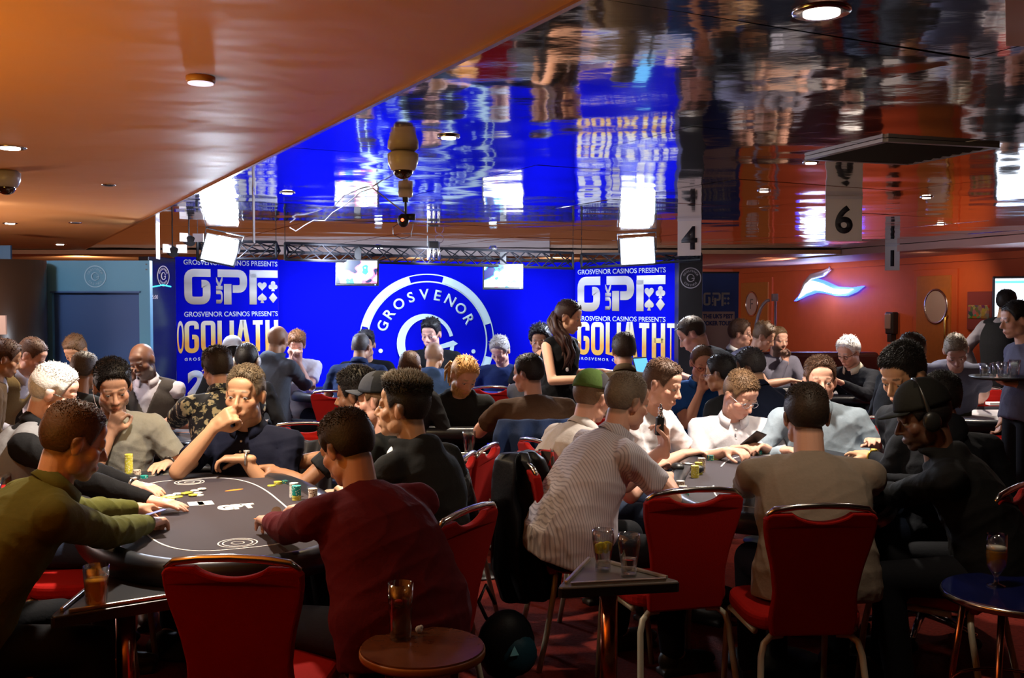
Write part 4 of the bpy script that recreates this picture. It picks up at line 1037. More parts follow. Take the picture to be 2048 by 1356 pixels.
ch(1740, 9.9, -100, 'red chair of the elderly man near the wall')
ch(1765, 6.3, 200, 'red chair of the light blue sweater man')
ch(15, 4.2, 80, 'red chair behind the silver-haired dealer')
ch(985, 8.6, 5, 'dark red chair between blond man and brown T-shirt man')
ch(1170, 6.5, 20, 'red chair behind the woman dealer')
# star base of an office chair right
p = onz(1845, 1240, .08); t = thing('swivel_chair', 'swivel chair with chrome star base under the right table', 'chair', (p[0], p[1], 0))
for k in range(5):
    q = k * 2 * pi / 5 + .4; g = G(); g.tube([(0, 0, .12), (.13 * cos(q), .13 * sin(q), .10), (.26 * cos(q), .26 * sin(q), .065)], [.022, .018, .014], 8); l_ = obj('star_arm', g, M_chrome, t, smooth=True)
    g = G(); g.ell((.26 * cos(q), .26 * sin(q), .028), (.028, .012, .028)); obj('castor', g, M_black, l_, smooth=True)
g = G(); g.tube([(0, 0, .1), (0, 0, .42)], .025, 12); obj('gas_column', g, M_black, t, smooth=True)
g = G(); g.box((0, 0, .46), (.44, .44, .07)); obj('seat', g, M_blackmat, t, bevel=.03, seg=3)
# waiter's tray with glasses on a stand-free hand: tray is held by the waitress (see people)

# draped coats
def coat(name, pts, w0, thick, m, label, cat='jacket', folds=5, amp=.035, lining=None, seed=0):
    """cloth hanging down through pts (x,y,z), width vector w0 per point"""
    rg = np.random.default_rng(seed); n = 26; g = G(); pts = np.array(pts, float)
    u = np.linspace(0, 1, 30); src = np.linspace(0, 1, len(pts)); P_ = np.stack([np.interp(u, src, pts[:, k]) for k in range(3)], 1)
    W_ = np.array(w0, float); W_ = np.stack([np.interp(u, src, W_[:, k]) for k in range(3)], 1)
    top = []; bot = []
    for i in range(len(u)):
        s_ = np.linspace(-1, 1, n); d = W_[i] / (np.linalg.norm(W_[i]) + 1e-9); nrm = np.cross(d, [0, 0, 1.0]); nrm /= np.linalg.norm(nrm) + 1e-9
        off = amp * min(1, u[i] * 3) * np.sin(s_ * folds * 2.2 + 1.3 * np.sin(u[i] * 4 + seed)) + amp * .4 * np.sin(s_ * 11 + u[i] * 9)
        row = P_[i] + np.outer(s_, W_[i]) + np.outer(off + .03 * (1 - s_ ** 2), nrm)
        top.append(row + nrm * thick / 2); bot.append((row - nrm * thick / 2)[::-1])
    rings = [np.vstack([a, b]) for a, b in zip(top, bot)]
    g.loft(rings); o = obj(name, g, m, smooth=True, label=label, cat=cat); 
    s2 = o.modifiers.new('sub', 'SUBSURF'); s2.levels = 1; s2.render_levels = 1
    return o
M_jblack = cloth('black_nylon', (.014, .014, .018), .5)
x, y = pxy(1043, 4.55)
coat('hanging_jacket', [(x - .02, y + .05, .93), (x, y, .90), (x + .02, y - .03, .7), (x + .02, y - .05, .45), (x + .03, y - .05, .28)], [(.07, .05, 0), (.10, .05, 0), (.14, .06, 0), (.16, .06, 0), (.11, .06, 0)], .05, M_jblack, 'long black jacket hanging over a chair at centre, left of striped shirt man', folds=4, amp=.035, seed=1)
x, y = pxy(1072, 5.9)
coat('denim_jacket', [(x, y + .12, .86), (x, y + .02, .93), (x - .02, y - .08, .85), (x - .04, y - .10, .65), (x - .06, y - .10, .45)], [(.20, .02, 0), (.22, .02, 0), (.23, .03, 0), (.22, .03, 0), (.18, .03, 0)], .03, cloth('denim', (.015, .03, .09)), 'dark blue denim jacket over the chair of the brown T-shirt man', seed=2)
pl = bpy.data.materials.new('plaid'); pl.use_nodes = True; N, L, B = nodes(pl)
tc = N.new('ShaderNodeTexCoord'); ck = N.new('ShaderNodeTexChecker'); ck.inputs['Scale'].default_value = 16; ck.inputs['Color1'].default_value = (.35, .01, .01, 1); ck.inputs['Color2'].default_value = (.04, .03, .03, 1)
L.new(tc.outputs['Object'], ck.inputs['Vector']); L.new(ck.outputs['Color'], B.inputs['Base Color']); B.inputs['Roughness'].default_value = .9
x, y = pxy(1080, 5.0)
coat('plaid_shirt', [(x, y + .1, .84), (x, y, .885), (x, y - .05, .75), (x + .01, y - .06, .55)], [(.10, .05, 0), (.11, .05, 0), (.12, .06, 0), (.09, .06, 0)], .025, pl, 'red and black plaid shirt draped over a chair beside white polo man', cat='shirt', seed=3)
x, y = pxy(604, 5.75)
coat('quilted_jacket', [(x, y + .08, .78), (x, y, .83), (x + .01, y - .06, .7), (x + .02, y - .06, .5)], [(.12, 0, 0), (.16, 0, 0), (.16, 0, 0), (.15, 0, 0)], .05, cloth('quilt', (.05, .05, .06), .6), 'grey quilted jacket over the chair right of the navy polo man', seed=4)
# bag under the jacket
x, y = pxy(1012, 4.3); t = thing('backpack', 'black and teal backpack on the floor under the hanging black jacket', 'bag', (x, y, 0), .4)
g = G(); g.ell((0, 0, .15), (.13, .09, .15)); b_ = obj('body', g, cloth('bag_black', (.01, .012, .016), .5), t, smooth=True)
g = G(); g.ell((.03, -.05, .12), (.09, .06, .09)); obj('front_pocket', g, cloth('bag_teal', (.01, .05, .08), .5), t, smooth=True)
g = G(); g.prism([(-.02, -.02), (.02, -.02), (0, .02)], 0, .004); o = obj('reflective_badge', g, mat('badge', (.2, .6, .75), .3), t, loc=(-.01, -.112, .16)); o.rotation_euler = (pi / 2, 0, 0)
g = G(); g.tube([(-.1, -.03, .28), (-.14, -.04, .36), (-.1, -.02, .42), (-.05, 0, .33)], .008, 6); obj('strap', g, M_black, t, smooth=True)
# ---------------------------------------------------------------- people
def nrmz(v): v = np.asarray(v, float); return v / (np.linalg.norm(v) + 1e-9)
def headM(yaw, pitch, roll):
    y, p = R(yaw), R(pitch)
    f = np.array([sin(y) * cos(p), cos(y) * cos(p), -sin(p)]); r = np.array([cos(y), -sin(y), 0.0]); u = np.cross(r, f)
    q = R(roll); r2 = r * cos(q) - u * sin(q); u2 = np.cross(r2, f)
    return np.stack([r2, f, u2], 1)
def ss(x, a, b): t = np.clip((x - a) / (b - a + 1e-12), 0, 1); return t * t * (3 - 2 * t)
# skin: colour comes from a per-point tint (lips, brows, stubble)
def attr_mat(name, rough, sheen=0, bump=.15, bs=250, spec=.4, stretch=None):
    m = bpy.data.materials.new(name); m.use_nodes = True; N, L, B = nodes(m)
    a = N.new('ShaderNodeAttribute'); a.attribute_name = 'tint'; L.new(a.outputs['Color'], B.inputs['Base Color'])
    B.inputs['Roughness'].default_value = rough; B.inputs['Specular IOR Level'].default_value = spec; B.inputs['Sheen Weight'].default_value = sheen
    tc = N.new('ShaderNodeTexCoord'); n = N.new('ShaderNodeTexNoise'); n.inputs['Scale'].default_value = bs; bp = N.new('ShaderNodeBump'); bp.inputs['Strength'].default_value = bump; bp.inputs['Distance'].default_value = .003
    L.new(tc.outputs['Object'], n.inputs['Vector']); L.new(n.outputs['Fac'], bp.inputs['Height']); L.new(bp.outputs[0], B.inputs['Normal']); return m
M_skin = attr_mat('skin', .5); M_hair = attr_mat('hair', .55, 0, .5, 120, .35)
M_eye = mat('eye_white', (.42, .40, .38), .25); M_iris = mat('eye_dark', (.03, .015, .01), .1)
SK = dict(fair=(.62, .34, .22), pink=(.66, .36, .26), tan=(.50, .26, .14), brown=(.30, .14, .07), asian=(.52, .29, .16), black=(.13, .055, .03), dark=(.22, .10, .05))
HR = dict(black=(.010, .008, .008), dark=(.03, .018, .012), brown=(.075, .035, .018), mid=(.12, .065, .03), grey=(.30, .28, .27), white=(.75, .73, .72), blond=(.50, .27, .08), red=(.22, .09, .03), salt=(.10, .09, .085), fairgrey=(.25, .2, .14))
CR_C = np.array([0, -.012, .030]); CR_R = np.array([.0765, .0965, .0905])
def head_prims(g, M, c, s, jaw=1.0, nose=1.0, det=True):
    T = lambda p: c + M @ (np.array(p, float) * s)
    E = lambda p, r, n=14, m=9: g.ell(T(p), np.array(r) * s, M, n, m)
    E(CR_C, CR_R, 28, 18)
    E((0, .026, -.040), (.061 * jaw, .064, .072), 20, 14)
    E((0, .060, -.096), (.027 * jaw, .024, .020)); E((0, .040, -.085), (.045 * jaw, .040, .028))
    for q in (-1, 1):
        E((q * .042, .050, -.026), (.025, .027, .026)); E((q * .050 * jaw, .012, -.068), (.018, .030, .030))
        E((q * .079, -.010, -.008), (.010, .019, .032)); E((q * .084, -.016, .004), (.007, .015, .018))
        E((q * .0115, .096, -.037), (.0075, .0085, .0070))
        E((q * .031, .0780, .0092), (.0165, .0112, .0088)); E((q * .031, .0750, -.0095), (.0150, .0095, .0065))
    E((0, .075, .022), (.052, .017, .013)); E((0, .062, .05), (.055, .025, .035))
    g.cone(T((0, .084, .012)), T((0, .108 * (1 if nose == 1 else 1), -.031)), .0075 * s * nose, .0115 * s * nose)
    E((0, .0865, -.0630), (.023, .0125, .0055)); E((0, .0850, -.0735), (.019, .0125, .0065)); E((0, .076, -.068), (.034, .018, .018))
def hand_prims(g, W, Fd, Nn, thumb, s, curl=.35, spread=1.0):
    """W wrist, Fd direction of the fingers, Nn back of the hand, thumb = +-1 along Fd x Nn"""
    Fd = nrmz(Fd); Nn = nrmz(Nn - Fd * (Nn @ Fd)); X = np.cross(Fd, Nn) * thumb
    P = lambda x, y, z: W + (X * x + Fd * y + Nn * z) * s
    for x0 in (-.024, -.008, .008, .024):
        g.cone(P(x0 * .7, -.004, 0), P(x0 * 1.08, .078, -.002), .0165 * s, .0145 * s, 10)
    g.cone(P(-.001, -.03, 0), P(0, .03, 0), .024 * s, .026 * s, 12, e=.8, ref=Nn)
    g.cone(P(.018, .012, -.006), P(.030, .045, -.010), .017 * s, .015 * s, 10)
    for i, (x0, L) in enumerate(zip((-.031, -.0105, .0105, .030), (.060, .074, .080, .071))):
        y = .080 - abs(x0) * .18; p = P(x0 * 1.04, y, -.001); a = curl * (.75 + .18 * ((i * 7) % 3)); sp = x0 * 1.6 * spread
        tot = a * .8
        for k, fr in enumerate((.45, .31, .24)):
            d = Fd * cos(tot) - Nn * sin(tot) + X * sp; d = nrmz(d); q = p + d * L * fr * s
            g.cone(p, q, (.0098, .0088, .0080)[k] * s, (.0088, .0080, .0070)[k] * s, 9); p = q; tot += a * (1.15 if k == 0 else .9)
    p = P(.024, .018, -.008); d = nrmz(X * .75 + Fd * .75 - Nn * (.25 + .3 * curl)); q = p + d * .040 * s; g.cone(p, q, .0135 * s, .0115 * s, 9)
    d = nrmz(X * (.45 - .5 * curl) + Fd * 1.0 - Nn * (.2 + .6 * curl)); q2 = q + d * .032 * s; g.cone(q, q2, .0112 * s, .0100 * s, 9)
    d = nrmz(X * (.2 - .7 * curl) + Fd * 1.0 - Nn * (.3 + .5 * curl)); g.cone(q2, q2 + d * .024 * s, .0100 * s, .0085 * s, 9)
def ik(S, Wt, l1, l2, pole):
    d = Wt - S; D = np.linalg.norm(d); k = max(1.0, D / (l1 + l2 - .004)); l1 *= k; l2 *= k; u = d / D
    a = (l1 * l1 - l2 * l2 + D * D) / (2 * D); h = math.sqrt(max(l1 * l1 - a * a, 0)); pp = pole - u * (pole @ u); return S + u * a + nrmz(pp) * h
def hairline_z(y, up=0.0, kind='short'):
    ys = [-.12, -.06, -.035, -.022, .004, .020, .034, .050, .064, .084]
    zs = [-.058, -.055, -.045, -.018, .024, .004, -.004, .040, .070, .078]
    z = np.interp(y, ys, zs); return z + up * ss(y, .02, .07)
def hair_mesh(spec, M, c, s, near):
    """spec: colour, t (top), sd (side), up (receding), bald, spike, curl"""
    col = np.array(HR[spec['c']] if isinstance(spec['c'], str) else spec['c']); t = spec.get('t', .016); sd = spec.get('sd', .008)
    nu, nv = (96, 64) if near else (48, 32)
    th = np.linspace(.02, pi * .86, nv); ph = np.linspace(0, 2 * pi, nu, endpoint=False)
    TH, PH_ = np.meshgrid(th, ph, indexing='ij')
    d = np.stack([np.sin(TH) * np.cos(PH_), np.sin(TH) * np.sin(PH_), np.cos(TH)], -1)
    p = CR_C + d * CR_R
    # back of the head follows the neck instead of tucking under
    z = p[..., 2]; y = p[..., 1]
    zl = hairline_z(y, spec.get('up', 0))
    if spec.get('low'): zl = np.where(y < .02, zl - spec['low'] * ss(-y, -.02, .04), zl)
    cov = ss(z - zl, -.006, .010)
    if spec.get('bald'): cov = cov * (1 - ss(z, spec['bald'] - .012, spec['bald'] + .012))
    topf = ss(z, .05, .095)
    th_ = (sd * (1 - topf) + t * topf) * (.18 + .82 * ss(z - zl, .0, .034))
    if spec.get('fringe'): th_ = th_ + spec['fringe'] * ss(y, .02, .07) * ss(z, .05, .08)
    if spec.get('quiff'): th_ = th_ + spec['quiff'] * ss(y, .0, .06) * topf
    rg = np.random.default_rng(int(abs(c[0] * 997 + c[1] * 131)) % 9999)
    k1 = rg.uniform(-1, 1, (6, 3)); nz = sum(np.sin((d @ k) * 9 + i * 1.7) for i, k in enumerate(k1)) / 6
    th_ = th_ * (1 + .35 * nz * spec.get('curl', .5))
    off = th_ * cov - .009 * (1 - cov)
    P3 = p + d * off[..., None]
    v = P3.reshape(-1, 3); g = G(); f = []
    for i in range(nv - 1):
        for j in range(nu):
            k = (j + 1) % nu; f.append((i * nu + j, (i + 1) * nu + j, (i + 1) * nu + k, i * nu + k))
    f.append(tuple(range(nu))); f.append(tuple((nv - 1) * nu + j for j in range(nu))[::-1])
    vv = [v]; ff = f; base = len(v); cols = [np.tile(col, (len(v), 1)) * (1 + .2 * rg.uniform(-1, 1, (len(v), 1)))]
    nt = int(spec.get('n', 900) * (1.8 if near else .6)); L = spec.get('len', max(t, .012) * 1.0)
    cf = cov.reshape(-1); idx = np.where((cf > .45) & (TH.reshape(-1) > .05))[0]
    if len(idx) and nt:
        wgt = np.sin(TH.reshape(-1))[idx]; pick = rg.choice(idx, nt, p=wgt / wgt.sum()); dv = d.reshape(-1, 3)
        sp = spec.get('spike', .35); comb = np.array(spec.get('comb', (0, .5, -.2)), float)
        for q in pick:
            n_ = dv[q]; tl = comb + np.array([0, -.1, -.8]) * (1 - topf.reshape(-1)[q]) + rg.normal(0, .35, 3); tl = tl - n_ * (tl @ n_); dd = nrmz(n_ * sp * 2 + tl)
            lf = L * (spec.get('sidelen', .35) + (1 - spec.get('sidelen', .35)) * topf.reshape(-1)[q]) * rg.uniform(.6, 1.2)
            r0 = v[q] - n_ * .003; w1 = nrmz(np.cross(dd, n_) + 1e-6) * .0022 * (1 if near else 2); w2 = nrmz(np.cross(w1, dd)) * .0022
            m_ = r0 + dd * lf * .55; tip = r0 + nrmz(dd + np.array([0, 0, -.25 * (1 - sp)])) * lf
            vv.append(np.array([r0 + w1, r0 - w1 * .5 + w2, r0 - w1 * .5 - w2, m_ + w1 * .7, m_ - w1 * .4 + w2 * .7, m_ - w1 * .4 - w2 * .7, tip]))
            b = base; ff += [(b, b + 1, b + 4, b + 3), (b + 1, b + 2, b + 5, b + 4), (b + 2, b, b + 3, b + 5), (b + 3, b + 4, b + 6), (b + 4, b + 5, b + 6), (b + 5, b + 3, b + 6)]; base += 7
            cols.append(np.tile(col * rg.uniform(.6, 1.5), (7, 1)))
    V = np.vstack(vv); CC = np.vstack(cols)
    if spec.get('tipgrey'):
        m_ = ss(V[:, 2], .10, .13)[:, None]; CC = CC * (1 - m_) + np.array([.35, .3, .22]) * m_ * spec['tipgrey'] + CC * m_ * (1 - spec['tipgrey'])
    for (pts, r_) in spec.get('locks', []):   # long locks: smooth strands in head coordinates
        gg = G(); pts = np.array(pts, float)
        for q in range(spec.get('nl', 14)):
            o = rg.normal(0, r_ * .55, 3); u = np.linspace(0, 1, 22); src = np.linspace(0, 1, len(pts))
            P_ = np.stack([np.interp(u, src, pts[:, k]) for k in range(3)], 1) + o + spec.get('wave', .0) * np.stack([np.sin(u * 22 + q), np.cos(u * 20 + q * 2), 0 * u], 1) * u[:, None]
            gg.tube(P_, list(r_ * .45 * (1.1 - .8 * u ** 3)), 6)
        gv = gg.verts(); ff += [tuple(i + base for i in q) for q in gg.f]; base += len(gv); V = np.vstack([V, gv]); CC = np.vstack([CC, np.tile(col, (len(gv), 1)) * rg.uniform(.7, 1.3, (len(gv), 1))])
    V = c + (V * s) @ M.T
    g.add(V, ff); return g, CC
def set_tint(me, cols):
    a = me.color_attributes.new('tint', 'FLOAT_COLOR', 'POINT'); n = len(me.vertices)
    arr = np.ones((n, 4), np.float32); arr[:, :3] = np.clip(cols, 0, 1); a.data.foreach_set('color', arr.ravel())

TS = .785
npeople = 0
def person(label, px, py, Y, hp, by, hy, hpit=15, roll=0, lean=.12, shirt=('grey', (.2, .2, .2)), sleeve='short', R_=None, L_=None, hair=dict(c='brown'), skin='fair', w=1.0, girth=1.0,
           beard=None, glasses=None, cap=None, phones=False, watch=None, trousers=('jeans', (.02, .03, .06)), collar=None, hood=False, stand=False, side=0.0, vest=None, slump=.07, jaw=1.0, curlR=.5, curlL=.5,
           dirR=None, dirL=None, nR=None, nL=None, poleR=None, poleL=None, hipz=None, extra=None, lipcol=None, smat=None, legyaw=None, earrings=False, wside='L', seat=True):
    global npeople; npeople += 1
    s = float(np.clip(hp * Y / F / .238, .93, 1.22)); near = Y < 6.3
    vox = .0052 if Y < 5.0 else (.0065 if Y < 6.5 else .0085)
    sb = 1 + (s - 1) * .5
    c = at(px, py, Y); M = headM(hy, hpit, roll); a = R(by)
    f = np.array([sin(a), cos(a), 0]); r = np.array([cos(a), -sin(a), 0]); up = np.array([0, 0, 1.0])
    Nb = c + M @ np.array([0, -.040, -.095]) * s; Nb = Nb * .5 + (c + np.array([0, 0, -.145 * s]) - f * .03) * .5 + up * (-.035) + f * -.01
    hz = hipz if hipz is not None else (.95 if stand else .56)
    H = np.array([Nb[0], Nb[1], 0]) - f * lean - r * side; H[2] = hz
    root = bpy.data.objects.new('person', None); C.objects.link(root); root.location = (H[0], H[1], 0); tag(root, label, 'person'); base = np.array([H[0], H[1], 0.0])
    # spine
    mid = (H + Nb) / 2 - f * slump
    ts = np.linspace(0, 1, 13); sp = [(1 - t) ** 2 * H + 2 * t * (1 - t) * mid + t * t * Nb for t in ts]
    def frames():
        out = []
        for i in range(13):
            d = nrmz(sp[min(i + 1, 12)] - sp[max(i - 1, 0)]); rr = nrmz(r - d * (r @ d)); out.append((sp[i], rr, np.cross(d, rr), d))
        return out
    FR = frames()
    wx = np.interp(ts, [0, .15, .35, .6, .8, .92, 1], [.172, .165, .150, .166, .160, .105, .062]) * w * sb
    wy = np.interp(ts, [0, .15, .35, .6, .8, .92, 1], [.125, .122, .112, .118, .105, .080, .060]) * sb
    belly = np.exp(-((ts - .25) / .22) ** 2)
    def torso(g, ex, gi=1.0, t0=0, t1=12, e2=0):
        rings = []; an = np.linspace(0, 2 * pi, 28, endpoint=False)
        for i in range(t0, t1 + 1):
            p, rr, ff, d = FR[i]; fw = wy[i] * (1 + .35 * (gi - 1) * belly[i] / max(gi, .1)) + ex; sw_ = wx[i] * (1 + .35 * (gi - 1) * (.4 + belly[i])) + ex
            k = np.abs(np.cos(an)) ** .85 * np.sign(np.cos(an)); kk = np.abs(np.sin(an)) ** .9 * np.sign(np.sin(an))
            fr_ = np.where(kk > 0, fw * (1 + .55 * (gi - 1) * belly[i]), fw)
            rings.append(p + np.outer(k * sw_, rr) + np.outer(kk * fr_, ff))
        g.loft(rings)
    shw = .178 * w * sb
    neckdir = nrmz(c - Nb)
    S = {}; E = {}; Wr = {}; Fd = {}; Nn = {}
    for k, q in (('R', 1), ('L', -1)):
        S[k] = Nb + r * q * shw - nrmz(Nb - mid) * .072 * sb - f * .0
        tgt = R_ if k == 'R' else L_
        dr = dirR if k == 'R' else dirL; nn_ = nR if k == 'R' else nL; po = poleR if k == 'R' else poleL
        if tgt is None or tgt == 'lap': T_ = H + f * .32 + r * q * .10 + up * (.14 if not stand else -.05); 
        elif tgt == 'side': T_ = S[k] + np.array([0, 0, -.5]) + r * q * .06 + f * .05
        elif tgt == 'table': T_ = np.array([*(Nb + f * .46 + r * q * .14)[:2], TS + .012])
        elif tgt[0] == 't': T_ = onz(tgt[1], tgt[2], TS + (tgt[3] if len(tgt) > 3 else 0))
        elif tgt[0] == 'h': T_ = c + M @ (np.array(tgt[1:]) * s)
        else: T_ = at(tgt[1], tgt[2], tgt[3])
        pole = np.array(po, float) if po is not None else (-up * .9 + r * q * .55 - f * .25)
        l1, l2 = .285 * sb, .262 * sb; Wt = T_.copy()
        for _ in range(3):
            Ek = ik(S[k], Wt, l1, l2, pole); Fk = nrmz(Wt - Ek) if dr is None else nrmz(dr)
            if dr is None and T_[2] < .83 and not stand: Fk = nrmz(Fk * np.array([1, 1, .35]))
            Wt = T_ - Fk * .075 * s
        E[k], Wr[k], Fd[k] = Ek, Wt, Fk; Nn[k] = np.array(nn_, float) if nn_ is not None else (up if abs(Fk[2]) < .8 else -f)
    # skin: one continuous body
    g = G(); head_prims(g, M, c, s, jaw)
    g.cone(c + M @ (np.array([0, -.030, -.045]) * s), Nb - neckdir * .05, .053 * s * (1 if w > .93 else .86), .062 * s, 16)
    torso(g, -.012)
    for k, q in (('R', 1), ('L', -1)):
        g.cone(Nb - neckdir * .035 + r * q * .03, S[k] - up * .012, .038 * sb, .040 * sb, 12)
        g.cone(S[k] + (0 if sleeve == 'none' else 1) * (E[k] - S[k]) * .06, E[k], .048 * sb * (1 if w > .93 else .85), .041 * sb * (1 if w > .93 else .85), 14); m_ = E[k] + (Wr[k] - E[k]) * .3
        g.cone(E[k], m_, .041 * sb * (1 if w > .93 else .85), .043 * sb * (1 if w > .93 else .82), 14); g.cone(m_, Wr[k], .043 * sb * (1 if w > .93 else .82), .026 * sb, 14)
        th_ = q * (1 if k == 'L' else 1)
        X0 = np.cross(Fd[k], Nn[k])     # thumb towards the body's middle when the palm is down
        tdir = -r * q; sg = 1 if X0 @ tdir > 0 else -1
        if nn_ is not None or True: hand_prims(g, Wr[k], Fd[k], Nn[k], sg, s * (1 if w > .93 else .9), curlR if k == 'R' else curlL)
    lf = f if legyaw is None else np.array([sin(R(legyaw)), cos(R(legyaw)), 0]); lr = r if legyaw is None else np.array([cos(R(legyaw)), -sin(R(legyaw)), 0])
    K = {}; A = {}
    for k, q in (('R', 1), ('L', -1)):
        hp_ = H + lr * q * .09 * sb
        if stand: K[k] = np.array([hp_[0], hp_[1], .50]) + lf * .03 + lr * q * .01; A[k] = np.array([K[k][0], K[k][1], .09]) - lf * .04
        else: K[k] = hp_ + lf * .41 * sb + lr * q * .09; K[k][2] = .53; A[k] = K[k] + lf * (.03 if q > 0 else -.06) ; A[k][2] = .09
        g.cone(hp_, K[k], .075, .052, 12); g.cone(K[k], A[k], .052, .036, 12); g.cone(A[k] + up * -.02, A[k] + lf * .14 + up * -.05, .038, .03, 12)
    me = remesh(g, vox, 2 if near else 1, 'body', M_skin, .45)
    V = getv(me); lo = ((V - c) @ M) / s
    sk = np.array(SK[skin]) ; cols = np.tile(sk, (len(V), 1))
    def blob(cx, cy, cz, rx, ry, rz): return 1 - ss(np.sqrt(((lo[:, 0] - cx) / rx) ** 2 + ((lo[:, 1] - cy) / ry) ** 2 + ((lo[:, 2] - cz) / rz) ** 2), .75, 1.1)
    lip = np.maximum(blob(0, .092, -.0630, .023, .02, .0055), blob(0, .090, -.0735, .019, .02, .0065))
    red = np.maximum(np.maximum(blob(.045, .06, -.03, .03, .04, .025), blob(-.045, .06, -.03, .03, .04, .025)), np.maximum(blob(0, .105, -.033, .018, .03, .014), np.maximum(blob(.083, -.012, 0, .02, .03, .04), blob(-.083, -.012, 0, .02, .03, .04)))) 
    cols = cols * (1 - red[:, None] * np.array([.02, .10, .10])); lc = np.array(lipcol or (sk * np.array([.85, .62, .60])))
    cols = cols * (1 - lip[:, None]) + lc * lip[:, None]
    mouthline = blob(0, .095, -.0683, .021, .02, .0016); cols *= (1 - .6 * mouthline[:, None])
    hc = np.array(HR[hair['c']] if hair and isinstance(hair.get('c'), str) else (hair.get('c', (.05, .04, .03)) if hair else (.05, .03, .02)))
    bc = np.minimum(hc, .2)
    brow = np.maximum(blob(.031, .088, .0265 + .0, .020, .02, .0048), blob(-.031, .088, .0265, .020, .02, .0048)); cols = cols * (1 - .8 * brow[:, None]) + bc * .8 * brow[:, None]
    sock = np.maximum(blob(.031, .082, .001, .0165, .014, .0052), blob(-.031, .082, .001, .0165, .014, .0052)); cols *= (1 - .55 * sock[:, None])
    if beard:
        bcol, amt = beard; bcol = np.array(HR[bcol]); m_ = ss(-lo[:, 2], .038, .058) * ss(lo[:, 1], -.005, .012) * (1 - ss(-lo[:, 2], .125, .14)) * (1 - lip)
        m_ = m_ * (1 - blob(0, .07, -.045, .010, .05, .004)); m_ = np.maximum(m_, (blob(0, .09, -.052, .030, .03, .007)) * (1 - lip)); side = ss(-lo[:, 2], .0, .03) * ss(lo[:, 1], -.01, .0) * (1 - ss(lo[:, 1], .02, .035)); m_ = np.clip(np.maximum(m_, side) * amt, 0, 1)
        cols = cols * (1 - m_[:, None]) + bcol * m_[:, None]
    if hair:   # cropped hair showing as a shade on the scalp
        z = lo[:, 2]; m_ = ss(z - hairline_z(lo[:, 1], hair.get('up', 0)), -.010, .006) * (np.abs(lo[:, 0]) < .1) * (z < .2) * (np.linalg.norm(lo - CR_C, axis=1) < .12)
        if hair.get('bald'): m_ = m_ * (1 - ss(z, hair['bald'] - .01, hair['bald'] + .02))
        m_ = m_ * (hair.get('stub', 0 if hair.get('none') else .75)); cols = cols * (1 - m_[:, None]) + hc * m_[:, None]
    # draw the mouth and lids of the mesh in a little
    V[:] = V; setv(me, V - base); set_tint(me, cols)
    bo = obj('body', me, None, root)
    # eyes
    g = G()
    for q in (-1, 1):
        g.ell(c + M @ (np.array([q * .031, .0755, .0005]) * s), .0114 * s, M, 12, 9, 0)
        g.ell(c + M @ (np.array([q * .031, .0822, -.0012]) * s), np.array([.0055, .0060, .0055]) * s, M, 10, 7, 1)
    g.v = [np.vstack(g.v) - base]; obj('eyes', g, [M_eye, M_iris], root, smooth=True)
    # clothes
    st = smat or cloth(shirt[0], shirt[1]); g = G(); torso(g, .016, girth)
    p, rr, ff, d = FR[0]; an = np.linspace(0, 2 * pi, 28, endpoint=False)
    gi = girth; rg0 = [p + up * (-.075) * 1 + np.outer(np.cos(an) * (wx[0] * (1 + .14 * (gi - 1)) + .03), rr) + np.outer(np.sin(an) * (wy[0] + .03), ff), p + d * .05 + np.outer(np.cos(an) * (wx[0] * (1 + .2 * (gi - 1)) + .024), rr) + np.outer(np.sin(an) * (wy[0] * (1 + .25 * (gi - 1)) + .026), ff)]
    g.loft(rg0)
    tdir = nrmz(FR[12][3] + .35 * neckdir); g.cone(Nb - tdir * .07, Nb + tdir * .008, .098 * sb * (1 if w > .93 else .88), .069 * s * (1 if w > .93 else .9), 20, flat=True)
    for k, q in (('R', 1), ('L', -1)):
        wn_ = 1 if sleeve != 'none' else .80
        g.cone(Nb - tdir * .032 + r * q * .035, S[k] * wn_ + Nb * (1 - wn_) + up * .004, .052 * sb, .063 * sb * wn_, 14); g.cone(Nb - tdir * .08 + r * q * .05, S[k] * wn_ + Nb * (1 - wn_) - up * .012, .085 * sb * wn_, .067 * sb * wn_, 14)
        if sleeve == 'none':
            pass
        elif sleeve == 'short':
            e_ = S[k] + (E[k] - S[k]) * .66; g.cone(S[k], S[k] + (E[k] - S[k]) * .1, .068 * sb, .066 * sb, 14); g.cone(S[k] + (E[k] - S[k]) * .05, e_, .067 * sb, .068 * sb, 16, flat=True)
        else:
            g.cone(S[k], E[k], .067 * sb, .056 * sb, 16); m_ = E[k] + (Wr[k] - E[k]) * .3; g.cone(E[k], m_, .056 * sb, .055 * sb, 16); g.cone(m_, Wr[k] - Fd[k] * .0, .055 * sb, .036 * sb, 16, flat=True)
    if hood:
        hb = Nb - f * .075 + tdir * .015; g.ell(hb - up * .03, (.115 * sb, .060, .085), np.stack([r, f, up], 1)); 
        ring = [Nb + tdir * (.030 + .02 * -cos(q)) + (r * sin(q) * .085 - f * cos(q) * .085) * sb for q in np.linspace(-2.2, 2.2, 15)]
        g.tube(ring, [.008, .018, .026, .03, .032, .034, .036, .036, .036, .034, .032, .03, .026, .018, .008], 10)
    if vest: pass
    sv = .0085 if Y < 5 else (.0095 if near else .012)
    me = remesh(g, sv, 11 if Y < 5 else 6, 'shirt', st)
    V = getv(me); NN = getn(me); rg = np.random.default_rng(npeople * 13); acc = np.zeros(len(V))
    for i in range(5):
        k = rg.normal(0, 1, 3); k /= np.linalg.norm(k); fr = rg.uniform(28, 70); k2 = rg.normal(0, 1, 3); acc += (1 - np.abs(np.sin(.5 * fr * (V @ k) + 1.6 * np.sin(9 * (V @ k2)) + i))) ** 2 * .5
